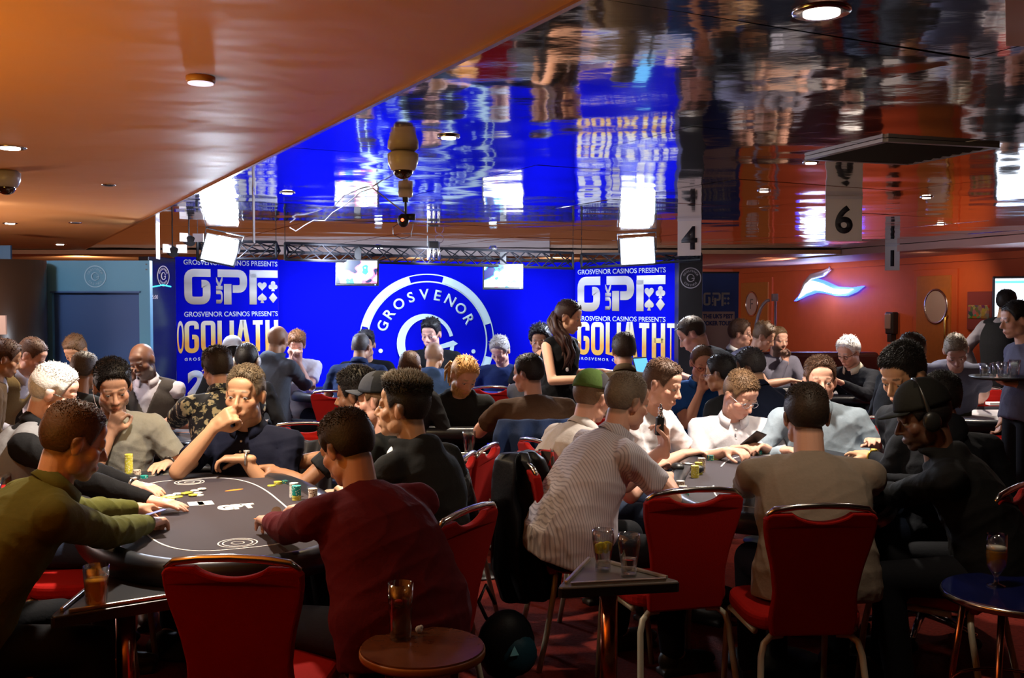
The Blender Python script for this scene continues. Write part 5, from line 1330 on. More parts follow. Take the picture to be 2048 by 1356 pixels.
    # creases gather near elbows, armpits and waist
    wgt = .45 + np.zeros(len(V))
    for P_, rad in ((E['R'], .12), (E['L'], .12), (S['R'] - up * .08, .12), (S['L'] - up * .08, .12), (H + up * .1, .2)):
        wgt += .8 * np.exp(-(np.linalg.norm(V - P_, axis=1) / rad) ** 2)
    if sleeve == 'none':
        rel = V - Nb; m_ = ss(rel @ f, .02, .05) * ss(rel[:, 2] + .24 - np.abs(rel @ r) * 3.2, 0, .025); V = V - np.outer(m_ * .05, f)
    # keep the cloth outside the skin and sleeves open ended
    V = V + NN * ((acc - .9) * .0085 * np.minimum(wgt, 1.5))[:, None]
    setv(me, V - base); so = obj('shirt', me, None, root)
    if collar:
        cm = collar if not isinstance(collar, str) else st
        cc = Nb + tdir * .016; rings = []; n_ = 30; aa = np.linspace(-2.75, 2.75, n_)
        f2 = nrmz(f - tdir * (f @ tdir)); r2 = np.cross(f2, tdir)
        g = G(); rows = []
        for (rad, hh) in ((.072, -.02), (.068, .018), (.066, .030), (.072, .032), (.082, .010), (.092, -.016), (.088, -.018), (.077, .0)):
            rows.append(np.array([cc + tdir * (hh + .020 * (1 - cos(q)) * -.35 ) * sb + (r2 * sin(q) - f2 * cos(q)) * rad * sb * (1 if w > .93 else .9) for q in aa]))
        k_ = len(rows)
        rings = [np.array([rows[j][i] for j in range(k_)]) for i in range(n_)]
        g.loft(rings); g.v = [np.vstack(g.v) - base]; obj('collar', g, cm, so, smooth=True)
    if vest:
        g = G(); torso(g, .027, girth, 0, 11); 
        for k, q in (('R', 1), ('L', -1)): g.cone(Nb - neckdir * .05 + r * q * .05, S[k] * .8 + Nb * .2, .082 * sb, .066 * sb, 14)
        p, rr, ff, d = FR[0]; g.loft([p + up * (-.03) + np.outer(np.cos(an) * (wx[0] + .036), rr) + np.outer(np.sin(an) * (wy[0] + .036), ff), p + d * .05 + np.outer(np.cos(an) * (wx[0] + .032), rr) + np.outer(np.sin(an) * (wy[0] + .032), ff)])
        me = remesh(g, sv, 5, 'waistcoat', cloth(*vest)); V = getv(me)
        # V neck: pull the front top inside the shirt
        rel = V - Nb; fr = rel @ f; hgt = rel[:, 2]; lat = rel @ r; m_ = ss(fr, .0, .04) * ss(hgt + .26 - np.abs(lat) * 2.4, 0, .03)
        V = V - np.outer(m_ * .035, f); setv(me, V - base); obj('waistcoat', me, None, root)
    # trousers and shoes
    g = G()
    for k, q in (('R', 1), ('L', -1)):
        hp_ = H + lr * q * .085 * sb; g.cone(hp_, K[k], .094, .068, 16); g.cone(K[k], A[k] + up * .02, .068, .056, 16, flat=False); g.ell(H + lr * q * .03 - up * .0, (.155, .12, .11), np.stack([lr, lf, up], 1))
    me = remesh(g, .011 if Y < 5 else .014, 4, 'trousers', cloth(*trousers)); V = getv(me); setv(me, V - base); obj('trousers', me, None, root)
    for k, q in (('R', 1), ('L', -1)):
        g = G(); b0 = A[k] * np.array([1, 1, 0]); B3 = np.stack([lr, lf, up], 1)
        g.ell(b0 + lf * .08 + up * .048, (.048, .135, .045), B3); g.ell(b0 - lf * .01 + up * .06, (.042, .055, .055), B3); g.box(b0 + lf * .065 + up * .012, (.088, .25, .024), B3)
        if Y < 6: 
            me = remesh(g, .008, 3, 'shoe', mat('shoe_dark', (.02, .018, .018), .5)); V = getv(me); setv(me, V - base); obj('shoe', me, None, root)
        else: g.v = [np.vstack(g.v) - base]; obj('shoe', g, mat('shoe_dark', (.02, .018, .018), .5), root, smooth=True)
    # hair
    if hair and not hair.get('none'):
        g, CC = hair_mesh(hair, M, c, s, near); g.v = [g.verts() - base]; me = mesh('hair', g, M_hair); set_tint(me, CC); obj('hair', me, None, root)
    loc = lambda p_: c + M @ (np.array(p_, float) * s) - base
    if beard and beard[1] > .85:
        g = G(); rgx = np.random.default_rng(5); VV = []
        for i in range(700 if near else 250):
            q = rgx.uniform(-1.25, 1.25); zz = rgx.uniform(-.115, -.045) if abs(q) < 1.0 else rgx.uniform(-.10, -.01); rad = .060 if zz > -.08 else .060 - (-.08 - zz) * .5
            if abs(q) < .35 and -.080 < zz < -.056: continue
            P_ = np.array([sin(q) * rad, .026 + cos(q) * rad * 1.02, zz]); d = nrmz([sin(q) * .5, cos(q) * .5, -.8]) * .014
            x_ = nrmz(np.cross(d, [0, 0, 1.0])) * .002; VV.append((P_ - d * .3 + x_, P_ - d * .3 - x_, P_ + d)); 
        for t3 in VV: g.add([loc(t3[0]), loc(t3[1]), loc(t3[2])], [(0, 1, 2)])
        me = mesh('beard', g, M_hair); set_tint(me, np.tile(np.array(HR[beard[0]]), (len(me.vertices), 1))); obj('beard', me, None, root)
    if glasses:
        gm = mat('frame_' + glasses, dict(black=(.01, .01, .01), wire=(.5, .45, .4), red=(.3, .02, .02), clear=(.6, .6, .65))[glasses], .25, .2 if glasses == 'black' else .8)
        g = G()
        for q in (-1, 1):
            g.tube([loc((q * (.031 + .021 * cos(t)), .0985 - .012 * abs(cos(t)) * (1 if q * cos(t) > 0 else 0), -.002 + .0155 * sin(t))) for t in np.linspace(0, 2 * pi, 18, endpoint=False)], .0015 * s, 5, closed=True)
            g.tube([loc((q * .053, .090, .002)), loc((q * .074, .055, .004)), loc((q * .082, .0, .004)), loc((q * .080, -.025, -.008))], .0017 * s, 5)
        g.tube([loc((-.010, .099, .003)), loc((0, .103, .006)), loc((.010, .099, .003))], .0016 * s, 5); obj('glasses', g, gm, root, smooth=True)
    if cap:
        ccol, bcol, cyaw = cap[:3]; cq = R(cyaw); Mc = M @ np.array([[cos(cq), sin(cq), 0], [-sin(cq), cos(cq), 0], [0, 0, 1]])
        cm = cloth('cap_%d' % npeople, ccol); bm_ = cloth('capfront_%d' % npeople, bcol)
        g = G(); n_ = 32; rows = []
        for t in np.linspace(.02, 1.50, 12):
            ex_ = 1.13 + .02 * sin(t); h_ = .006 + (.020 if len(cap) > 3 else .010)
            rows.append(np.stack([CR_R[0] * ex_ * sin(t) ** .8 * np.cos(np.linspace(0, 2 * pi, n_, endpoint=False)), CR_C[1] * 1 + CR_R[1] * ex_ * sin(t) ** .8 * np.sin(np.linspace(0, 2 * pi, n_, endpoint=False)), np.full(n_, .038 + (CR_R[2] * 1.02 + h_) * cos(t))], 1))
        rows = rows[::-1]; v = np.vstack(rows); f0 = len(g.f); g.loft(rows)
        # front half takes the second colour
        vv = g.verts(); M2 = (M.T @ Mc)
        mi = []
        for fc in g.f:
            cen_ = vv[list(fc)].mean(0) @ M2; mi.append(1 if cen_[1] > .01 else 0)
        g.m = mi; g.v = [(c + (vv * s) @ M.T) - base]; co = obj('cap', g, [cm, bm_], root, smooth=True)
        g = G(); o = []; flat_ = len(cap) > 3
        rows = []
        for q in np.linspace(-1, 1, 15):
            ang_ = q * .95; x0, y0 = .084 * sin(ang_), .100 * cos(ang_) - .012 ; Lb = .072 * cos(q * 1.25) + .004; drop = (.0 if flat_ else .014 * q * q)
            pts = [(x0 * .95, y0 * .93, .043), (x0 * .95, y0 * .93, .049), (x0 * 1.02, y0 + Lb, .044 - drop), (x0 * 1.02, y0 + Lb, .038 - drop)]
            rows.append(np.array([c + Mc @ (np.array([p_[0], p_[1] - (0 if True else 0), p_[2]]) * s) - base for p_ in pts]))
        g.loft(rows); obj('brim', g, bm_ if cap[2] == 0 else cm, co, smooth=True)
    if phones:
        g = G(); pm_ = mat('headband_' + phones, dict(black=(.015, .015, .015), white=(.8, .8, .8))[phones], .35)
        hh_ = .028 if cap else .016
        g.tube([loc(((.092) * cos(t), -.005, .005 + (.12 + hh_) * sin(t))) for t in np.linspace(0, pi, 18)], .0085 * s, 8)
        ho = obj('headphones', g, pm_, root, smooth=True)
        for q in (-1, 1):
            g = G(); g.ell(loc((q * .096, -.005, -.005)), np.array([.018, .035, .040]) * s, M); obj('ear_cup', g, pm_, ho, smooth=True)
    if watch:
        k = wside; d = Fd[k]; n_ = Nn[k] - d * (Nn[k] @ d); n_ = nrmz(n_); x_ = np.cross(d, n_); wc = Wr[k] - d * .012 + 0; wm = mat('watch_' + watch, dict(steel=(.6, .6, .58), gold=(.75, .5, .08), black=(.02, .02, .02))[watch], .25, .9 if watch != 'black' else 0)
        g = G(); g.tube([wc + (x_ * cos(t) * 1.05 + n_ * sin(t) * .98) * .031 * s - base for t in np.linspace(0, 2 * pi, 20, endpoint=False)], .006, 6, closed=True); wo = obj('watch', g, wm, root, smooth=True)
        g = G(); g.cone(wc + n_ * .028 * s - base, wc + n_ * .036 * s - base, .016, .016, 16, flat=True); obj('watch_face', g, mat('dial_' + watch, dict(steel=(.5, .5, .48), gold=(.8, .6, .1), black=(.05, .05, .05))[watch], .2, .5), wo, smooth=True)
    if extra: extra(dict(root=root, base=base, c=c, M=M, s=s, Nb=Nb, S=S, E=E, Wr=Wr, Fd=Fd, Nn=Nn, H=H, f=f, r=r, up=up, so=so, loc=loc, FR=FR, neckdir=neckdir))
    return root

def striped():
    m = bpy.data.materials.new('striped_shirt'); m.use_nodes = True; N, L, B = nodes(m); tc = N.new('ShaderNodeTexCoord')
    wv = N.new('ShaderNodeTexWave'); wv.inputs['Scale'].default_value = 32; wv.inputs['Distortion'].default_value = .25; wv.bands_direction = 'X'
    mp = N.new('ShaderNodeMapping'); mp.inputs['Rotation'].default_value = (0, 0, R(-25)); L.new(tc.outputs['Object'], mp.inputs[0]); L.new(mp.outputs[0], wv.inputs['Vector'])
    cr = N.new('ShaderNodeValToRGB'); e = cr.color_ramp.elements; e[0].color = (.33, .31, .37, 1); e[0].position = .1; e[1].color = (.56, .53, .60, 1); e[1].position = .4
    L.new(wv.outputs['Fac'], cr.inputs[0]); L.new(cr.outputs[0], B.inputs['Base Color']); B.inputs['Roughness'].default_value = .85; return m
def floral():
    m = bpy.data.materials.new('floral_shirt'); m.use_nodes = True; N, L, B = nodes(m); tc = N.new('ShaderNodeTexCoord')
    v = N.new('ShaderNodeTexVoronoi'); v.inputs['Scale'].default_value = 19; n = N.new('ShaderNodeTexNoise'); n.inputs['Scale'].default_value = 26
    ad = N.new('ShaderNodeMix'); ad.data_type = 'RGBA'; ad.blend_type = 'ADD'; ad.inputs[0].default_value = .10; L.new(tc.outputs['Object'], ad.inputs[6]); L.new(n.outputs['Color'], ad.inputs[7]); L.new(tc.outputs['Object'], n.inputs['Vector']); L.new(ad.outputs[2], v.inputs['Vector'])
    cr = N.new('ShaderNodeValToRGB'); cr.color_ramp.interpolation = 'CONSTANT'; e = cr.color_ramp.elements; e[0].color = (.62, .58, .40, 1); e[1].position = .34; e[1].color = (.22, .24, .20, 1); q = e.new(.42); q.color = (.015, .02, .035, 1)
    L.new(v.outputs['Distance'], cr.inputs[0]); L.new(cr.outputs[0], B.inputs['Base Color']); B.inputs['Roughness'].default_value = .85; return m
H_ = dict
DARKT = ('dark_trousers', (.012, .013, .018)); JEAN = ('jeans', (.015, .03, .075))
def buttons(n=3, col=(.6, .6, .55)):
    def fn(d):
        for i in range(n):
            p = d['Nb'] + d['f'] * (.09 + .012 * i) - d['up'] * (.055 + .05 * i)
            g = G(); g.ell(p - d['base'], (.006, .006, .006)); obj('button', g, mat('button', col, .4), d['so'], smooth=True)
    return fn
# --- left table
person('man in olive green sweater leaning on the left table, seen from behind', 148, 884, 3.3, 150, 52, 52, 18, 0, .36, ('olive', (.105, .105, .018)), 'long', ('t', 312, 1040), ('t', 292, 1012), H_(c='brown', t=.012, sd=.006, n=1500, len=.010, stub=.8), 'fair', w=1.18, girth=1.5, collar='y', trousers=DARKT, curlR=.8, curlL=.7, beard=('brown', .3))
person('silver-haired dealer with black glasses and grey waistcoat at the left table', 108, 786, 4.45, 108, 72, 72, 22, 0, .16, ('black_shirt', (.012, .012, .014)), 'long', ('t', 338, 1006), ('t', 300, 975), H_(c=(.66, .64, .62), t=.015, sd=.009, up=.012, n=2200, len=.014, spike=.12, curl=.2, comb=(.2, -.6, 0)), 'pink', w=1.1, girth=1.5, glasses='black', vest=('grey_satin', (.20, .20, .21)), watch='steel', wside='L', curlR=.2, curlL=.35, collar='y')
def earbud(d):
    g = G(); g.ell(d['loc']((.088, .0, -.012)), (.006, .006, .006)); g.tube([d['loc']((.09, .0, -.014)), d['loc']((.085, .02, -.06)), d['loc']((.05, .06, -.16)), d['Nb'] + d['f'] * .12 - d['up'] * .1 - d['base']], .0016, 5); obj('earphone', g, mat('white_metal', (.8, .8, .8)), d['root'], smooth=True)
person('young dark-haired man in grey T-shirt resting his chin on his hand', 226, 774, 5.25, 100, 165, 152, 24, 4, .10, ('grey_tee', (.34, .33, .28)), 'short', ('h', .0, .105, -.105), ('t', 322, 930), H_(c='black', t=.020, sd=.010, n=1500, len=.016, up=.006), 'fair', w=1.05, beard=('dark', .55), dirR=(.35, -.2, .9), nR=(-.3, -1, .2), curlR=1.2, curlL=.3, extra=earbud, poleR=(-.3, -.2, -1), watch='black', wside='L')
person('man in navy polo shirt with receding curly hair, fist at his mouth', 490, 790, 5.1, 110, 190, 186, 3, -3, .02, ('navy', (.012, .014, .035)), 'short', ('a', 456, 832, 4.95), ('a', 452, 916, 5.0), H_(c=(.12, .085, .05), t=.013, sd=.006, up=.020, n=1700, len=.012, curl=1.0, spike=.5), 'tan', w=1.12, girth=1.3, collar='y', dirR=(.75, -.2, .55), nR=(-.3, -.9, .3), curlR=1.25, curlL=.7, poleR=(-.8, -.2, -1), dirL=(-1, -.1, .05), watch='steel', extra=buttons())
person('black-haired man in dark shirt stretching both arms over his chips', 712, 792, 5.25, 94, -62, -80, 5, 0, .10, ('charcoal', (.02, .02, .022)), 'short', ('t', 518, 934), ('t', 500, 930), H_(c='black', t=.028, sd=.014, n=1600, len=.022, curl=1.0, spike=.6), 'brown', w=1.08, curlR=.8, curlL=.8, watch='steel', wside='L', beard=('black', .25))
person('man in grey baseball cap and dark jacket between two black-haired men', 756, 802, 4.85, 100, -62, -78, -2, 0, .08, ('dark_quilt', (.02, .022, .02)), 'long', 'lap', 'lap', H_(c='mid', t=.006, sd=.006, n=500), 'pink', w=1.0, cap=((.03, .032, .035), (.055, .06, .075), 0))
def leather(d):
    for k in 'LR': g = G(); g.cone(d['S'][k] - d['base'] + (d['E'][k] - d['S'][k]) * .3, d['E'][k] - d['base'], .071, .064, 18, flat=True); obj('leather_sleeve', g, mat('black_leather', (.012, .012, .012), .3, bump=.6, bscale=14, bdist=.03), d['so'], smooth=True)
    g = G(); p = d['Nb'] + d['f'] * .075 - d['up'] * .05 - d['base']; g.ell(p, (.05, .05, .06)); obj('undershirt', g, mat('white_tee', (.75, .75, .75), .9), d['root'], smooth=True)
person('spiky black-haired man in black hooded jacket with leather sleeves', 806, 816, 4.25, 122, -58, -78, -4, 0, .10, ('hoodie_black', (.028, .028, .026)), 'long', 'lap', ('t', 690, 975), H_(c='black', t=.020, sd=.003, n=3000, len=.024, sidelen=.2, spike=.9, quiff=.010, comb=(0, .3, .4), tipgrey=.8), 'asian', w=1.1, hood=True, extra=leather, jaw=1.05, trousers=DARKT)
person('man in maroon sweater hunched over his chips, back to us', 694, 896, 3.42, 142, -42, -52, 24, 0, .26, ('maroon', (.12, .010, .016)), 'long', ('t', 592, 1014, .03), ('t', 534, 1036, .02), H_(c='dark', t=.013, sd=.010, n=1800, len=.013, up=.01), 'pink', w=1.15, girth=1.5, trousers=JEAN, curlR=.8, curlL=.8, slump=.10, poleR=(-.1, .1, -1), poleL=(-.3, -.6, -1))
# --- left background
person('dealer in tan waistcoat and white shirt bending at the far left', 62, 712, 6.7, 68, 95, 82, 32, 0, .25, ('white_shirt', (.6, .58, .65)), 'long', None, None, H_(c='brown', t=.012, sd=.003, n=700, stub=.6), 'pink', vest=('tan_vest', (.20, .13, .05)), collar='y', stand=True, hipz=.80)
person('brown-haired person cut by the left edge behind the tan waistcoat', 10, 718, 6.5, 70, 60, 60, 20, 0, .1, ('brown_top', (.10, .06, .03)), 'long', None, None, H_(c='brown', t=.018, sd=.012, n=600, len=.02), 'tan')
person('man with greying cropped hair seen from behind, right of silver-haired dealer', 170, 742, 6.3, 72, 20, 15, 10, 0, .1, ('slate', (.03, .04, .05)), 'long', None, None, H_(c='salt', t=.010, sd=.006, n=900, stub=.7), 'tan')
person('man with short brown hair bowing his head before the blue board', 152, 702, 7.6, 58, 190, 190, 38, 0, .1, ('dark_top', (.03, .03, .035)), 'long', None, None, H_(c='mid', t=.016, sd=.006, n=700, stub=.4), 'tan')
person('bald dealer with grey goatee, waistcoat and white sleeves, chin on hand', 285, 722, 7.3, 68, 180, 192, 22, 8, .08, ('white_shirt', (.6, .58, .65)), 'long', ('a', 262, 742, 7.15), ('t', 335, 812), H_(none=1, c='grey'), 'black', w=1.1, girth=1.2, beard=('grey', .8), vest=('grey_vest', (.07, .06, .055)), collar='y', dirR=(.3, 0, .9), curlR=1.0, watch='black', wside='R')
person('brown-haired man in dark floral shirt and glasses, seen from behind', 434, 738, 6.2, 78, -30, -42, 14, 0, .16, ('floral', (.1, .1, .1)), 'short', ('t', 345, 850), ('t', 335, 840), H_(c='dark', t=.020, sd=.014, n=1400, len=.018), 'pink', w=1.12, girth=1.3, glasses='wire', smat=floral(), collar='y')
person('person wearing a bright white cap in front of the left banner', 465, 705, 8.5, 56, -10, -20, 10, 0, .1, ('dark_top', (.03, .03, .035)), 'long', None, None, H_(c='black', t=.005, sd=.006, n=300), 'asian', cap=((.75, .75, .75), (.75, .75, .75), 180))
person('black-haired person with white headphone band behind the floral shirt man', 494, 722, 7.6, 60, 5, 5, 10, 0, .1, ('dark_top', (.03, .03, .035)), 'long', None, None, H_(c='black', t=.018, sd=.014, n=700), 'asian', phones='white')
person('shaven-headed man in grey hooded sweatshirt facing the stage table', 556, 680, 8.6, 56, 28, 24, 4, 4, .10, ('grey_hoodie', (.07, .08, .10)), 'long', ('a', 622, 768, 9.0), None, H_(c='mid', none=1, stub=.5, bald=.09), 'tan', w=1.12, girth=1.3, hood=True, trousers=DARKT, curlR=.8)
person('man in white T-shirt hiding his face behind clasped hands', 592, 690, 9.3, 52, 165, 168, 30, -8, .06, ('white_tee2', (.7, .68, .75)), 'short', ('h', .02, .12, -.01), ('h', -.02, .13, -.01), H_(c='red', t=.022, sd=.010, n=700, len=.02, curl=1), 'pink', w=1.05, dirR=(0, -.1, 1), dirL=(0, -.1, 1), curlR=.9, curlL=.9)
person('man in navy shirt with faded grey crop sitting at the stage table', 722, 694, 8.8, 52, 8, 14, 6, 0, .08, ('navy2', (.015, .03, .09)), 'short', None, None, H_(c='salt', t=.008, sd=.003, n=300, stub=.6), 'tan', w=1.15, girth=1.2, collar='y')
person('man in black with dark quiff partly hidden behind the grey crop man', 732, 690, 9.6, 52, 172, 180, 10, 0, .1, ('black_tee', (.01, .01, .012)), 'short', None, None, H_(c='black', t=.022, sd=.005, n=400, quiff=.01), 'tan', w=1.1)
person('stage dealer in black shirt looking down before the round emblem', 862, 668, 9.85, 56, 180, 196, 16, 0, .04, ('black_shirt', (.012, .012, .014)), 'short', None, None, H_(c='black', t=.020, sd=.008, n=600, quiff=.006), 'pink', w=1.15, girth=1.1, collar='y', hipz=.66)
person('bald man in blue hooded top with earpiece, back to us, before stage dealer', 869, 712, 8.4, 52, 12, 26, 8, 0, .1, ('blue_hoodie', (.03, .06, .14)), 'long', None, None, H_(c='grey', none=1, stub=.4), 'tan', w=1.1, hood=True)
person('man with cropped brown hair behind the spiky-haired man', 820, 736, 7.0, 58, 10, 10, 8, 0, .1, ('dark_top', (.03, .03, .035)), 'long', None, None, H_(c='brown', t=.008, sd=.004, n=500, stub=.7), 'tan')
person('long-haired blond bearded man in black hoodie looking down at his cards', 928, 752, 7.05, 74, 168, 152, 34, -6, .10, ('hoodie_black', (.028, .028, .026)), 'long', ('t', 908, 828), ('t', 962, 826), H_(c='blond', t=.012, sd=.012, n=900, comb=(0, -.8, -.2), len=.02, up=.004, locks=[([(-.06, -.05, .03), (-.075, -.075, -.02), (-.075, -.06, -.09)], .022), ([(.05, -.07, .02), (.06, -.085, -.04), (.05, -.07, -.10)], .022)]), 'fair', w=1.05, hood=True, beard=('blond', .95), curlR=.6, curlL=.5)
person('grey-haired man in navy shirt at the right end of the stage table', 1000, 702, 9.4, 54, 190, 200, 34, 0, .06, ('navy3', (.01, .02, .08)), 'long', None, None, H_(c='grey', t=.020, sd=.012, n=500), 'pink', w=1.1)
person('broad man in brown T-shirt turning his head left, back to us', 1056, 748, 6.5, 74, -18, -58, 4, 0, .12, ('brown_tee', (.085, .045, .025)), 'short', None, ('a', 985, 838, 6.85), H_(c='black', t=.016, sd=.010, n=1200, len=.012), 'pink', w=1.25, girth=1.2, dirL=(.6, .6, .1), poleL=(-1, -.4, -1.2))
person('bald man in grey T-shirt behind the brown T-shirt man', 1088, 730, 7.9, 62, 176, 150, 18, 0, .06, ('grey_tee2', (.05, .05, .065)), 'short', ('h', .01, .11, -.09), None, H_(c='grey', none=1), 'tan', w=1.15, girth=1.2, dirR=(.1, 0, 1), curlR=1.1)
person('dark-haired person hidden behind the woman dealer', 1080, 682, 9.2, 56, 190, 190, 10, 0, .06, ('black_tee', (.01, .01, .012)), 'short', None, None, H_(c='black', t=.03, sd=.026, n=800, len=.03, curl=1), 'tan')
def badge(d):
    p = d['FR'][5][0] + d['f'] * .15 + d['r'] * .06 - d['base']; g = G(); g.ell(p, (.018, .004, .016), np.stack([d['r'], d['f'], d['up']], 1)); obj('name_badge', g, M_white, d['so'])
person('standing woman dealer in black sleeveless waistcoat, long wavy hair over shoulder', 1137, 634, 7.7, 64, 138, 108, 18, 0, .06, ('black_vest', (.006, .006, .008)), 'none', ('a', 1192, 757, 7.35), ('a', 1226, 742, 7.85), H_(c=(.035, .012, .008), t=.008, sd=.010, n=900, comb=(0, -.9, -.3), len=.02, low=.02, nl=22, wave=.012, locks=[([(-.02, -.09, .0), (.04, -.09, -.06), (.085, -.03, -.12), (.09, .05, -.17), (.08, .10, -.25), (.07, .115, -.36)], .036)]), 'fair', w=.86, stand=True, hipz=.93, jaw=.9, slump=-.01, curlR=.3, curlL=.3, lipcol=(.35, .08, .07), extra=badge, trousers=DARKT)
person('man with thick brown hair in khaki top facing the woman dealer', 1247, 702, 7.3, 66, 2, -8, 4, 0, .12, ('khaki', (.11, .075, .04)), 'long', None, None, H_(c='dark', t=.018, sd=.012, n=1000, len=.014), 'pink', w=1.05, collar='y')
def topglasses(d):
    g = G()
    g.tube([d['loc']((x, .085 - abs(x) * .5, .085)) for x in np.linspace(-.07, .07, 9)], .004, 6); obj('raised_glasses', g, M_black, d['root'], smooth=True)
person('man in black suit bending over the table, glasses pushed onto his head', 1384, 668, 7.9, 68, -72, -78, 34, 0, .38, ('black_suit', (.008, .009, .014)), 'long', ('a', 1345, 748, 8.0), ('a', 1362, 748, 7.7), H_(c='dark', t=.006, sd=.008, n=500, up=.02, stub=.5), 'pink', w=1.15, girth=1.3, stand=True, hipz=.86, extra=topglasses, trousers=DARKT)
# --- right background
person('man in dark suit with glasses and moustache by the roll-up banner', 1481, 668, 9.9, 52, 130, 112, 6, 0, .1, ('black_suit', (.008, .009, .014)), 'long', None, None, H_(c='brown', t=.020, sd=.014, n=500, len=.02), 'pink', glasses='black', collar=M_white)
person('curly-haired man in grey T-shirt reaching across the far table', 1527, 674, 9.4, 52, 105, 112, 26, 0, .30, ('grey_tee3', (.12, .11, .15)), 'short', ('a', 1596, 762, 9.3), None, H_(c='mid', t=.022, sd=.006, n=600, curl=1.2, spike=.7, stub=.5), 'fair', stand=True, hipz=.85, dirR=(1, .1, -.1))
person('bearded man in grey sweater holding his chin by the booth', 1557, 680, 10.2, 50, 178, 160, 8, 0, .08, ('grey_sweat', (.18, .17, .22)), 'long', ('h', .01, .11, -.10), ('a', 1600, 765, 9.9), H_(c='mid', t=.012, sd=.005, n=400, stub=.5), 'pink', beard=('dark', .8), dirR=(-.3, 0, 1), curlR=1.1)
person('elderly white-haired man in black jacket and glasses near the red wall', 1697, 704, 9.3, 58, 235, 232, 26, 0, .12, ('dark_jacket', (.018, .02, .028)), 'long', ('a', 1650, 756, 9.2), ('a', 1668, 758, 8.9), H_(c='white', t=.016, sd=.016, n=700, up=.02, len=.02), 'pink', glasses='black', w=1.1, collar=mat('cream_shirt', (.5, .45, .35), .8))
person('man in blue-grey T-shirt standing and leaning on the card table', 1912, 702, 7.5, 66, 192, 196, 46, 8, .26, ('bluegrey_tee', (.16, .17, .24)), 'short', ('t', 1868, 806), ('t', 1958, 806), H_(c='fairgrey', t=.010, sd=.006, n=900, stub=.5), 'pink', w=1.1, stand=True, hipz=.9, trousers=('camo', (.07, .07, .035)), curlR=.2, curlL=.2)
def tray(d):
    p = at(2003, 758, 6.2); t = thing('serving_tray', 'round black tray of empty glasses held by the waitress at the right edge', 'tray', tuple(p))
    g = G(); g.lathe([(0, 0), (.17, 0), (.185, .018), (.18, .018), (.165, .006), (0, .006)], 36); obj('dish', g, M_black, t, smooth=True)
    for i, (dx, dy) in enumerate([(-.10, 0), (-.03, -.08), (.05, -.06), (.0, .05), (.09, .04)]):
        q = p + np.array([dx, dy, .007]); glass(0, 0, float(q[2]), .09 + .012 * (i % 3), ['short empty glass at the left of the waitress tray', 'empty glass at the front of the waitress tray', 'taller empty glass front right on the tray', 'empty glass in the middle of the waitress tray', 'empty glass at the right of the waitress tray'][i], None, 0, r=.034, p=q)
person('waitress with dark tied hair and grey shirt carrying a tray, right edge', 2032, 640, 6.4, 68, -92, -92, 10, 0, .02, ('grey_check', (.11, .11, .17)), 'long', 'side', ('a', 2010, 768, 6.2), H_(c='black', t=.014, sd=.014, n=900), 'pink', w=.95, stand=True, hipz=.92, dirL=(-1, 0, 0), nL=(0, 0, -1), extra=tray, trousers=DARKT)
person('man in dark waistcoat standing before the bright wall screen', 2015, 606, 9.2, 50, 60, 70, 0, 0, .0, ('grey_shirt', (.2, .18, .2)), 'long', 'side', 'side', H_(c='black', t=.014, sd=.008, n=400), 'tan', vest=('black_vest2', (.01, .01, .012)), stand=True, hipz=.9)
person('dark-haired man behind the young man in black jacket, facing right', 1826, 702, 6.9, 60, 70, 78, 8, 0, .1, ('dark_top', (.03, .03, .035)), 'long', None, None, H_(c='dark', t=.016, sd=.008, n=700), 'tan')
# --- right table
person('man in bright blue shirt with red glasses, hand at his mouth', 1404, 726, 7.2, 66, 192, 176, 24, 0, .08, ('bright_blue', (.02, .11, .42)), 'short', ('h', .0, .11, -.085), None, H_(c='mid', t=.008, sd=.008, up=.03, n=500, stub=.6), 'pink', w=1.1, glasses='red', dirR=(.3, 0, .9), curlR=1.2, collar='y')
person('black-haired man in black T-shirt and glasses turned away to the left', 1440, 748, 6.85, 70, -42, -58, 8, 0, .14, ('black_tee', (.01, .01, .012)), 'short', None, None, H_(c='black', t=.016, sd=.010, n=1200), 'tan', w=1.1, glasses='clear')
def sleeveband(d):
    for k in 'LR':
        a_ = d['S'][k] + (d['E'][k] - d['S'][k]) * .60; b_ = d['S'][k] + (d['E'][k] - d['S'][k]) * .64
        g = G(); g.cone(a_ - d['base'], b_ - d['base'], .072, .072, 18, flat=True); obj('sleeve_band', g, mat('yellow_band', (.6, .5, .05), .8), d['so'], smooth=True)
person('man in navy polo with yellow sleeve bands facing left', 1500, 736, 6.9, 66, -40, -62, 14, 0, .16, ('navy_polo', (.008, .014, .04)), 'short', ('a', 1465, 822, 6.9), None, H_(c=(.05, .045, .045), t=.024, sd=.014, n=1200, len=.022, curl=1), 'tan', w=1.15, girth=1.3, extra=sleeveband, collar='y')
def phone(d):
    t = thing('phone', 'black smartphone held by the man in white polo shirt', 'phone', tuple(at(1506, 880, 5.75)), 0); t.rotation_euler = (R(-42), R(20), R(25))
    g = G(); g.box((0, 0, 0), (.075, .15, .009)); obj('case', g, M_black, t, bevel=.004)
    g = G(); g.box((0, -.0, .005), (.068, .14, .001)); obj('screen', g, emis('phone_glow', (.5, .6, .8), .5), t)
person('man in white polo shirt and glasses reading his phone', 1480, 790, 5.95, 88, 184, 148, 32, 0, .06, ('white_polo', (.72, .70, .74)), 'short', ('a', 1492, 893, 5.75), ('a', 1515, 890, 5.75), H_(c='mid', t=.014, sd=.010, up=.010, n=1300, len=.016), 'pink', w=1.1, glasses='clear', collar='y', extra=lambda d: (phone(d), buttons(3, (.7, .7, .7))(d)), curlR=.7, curlL=.7)
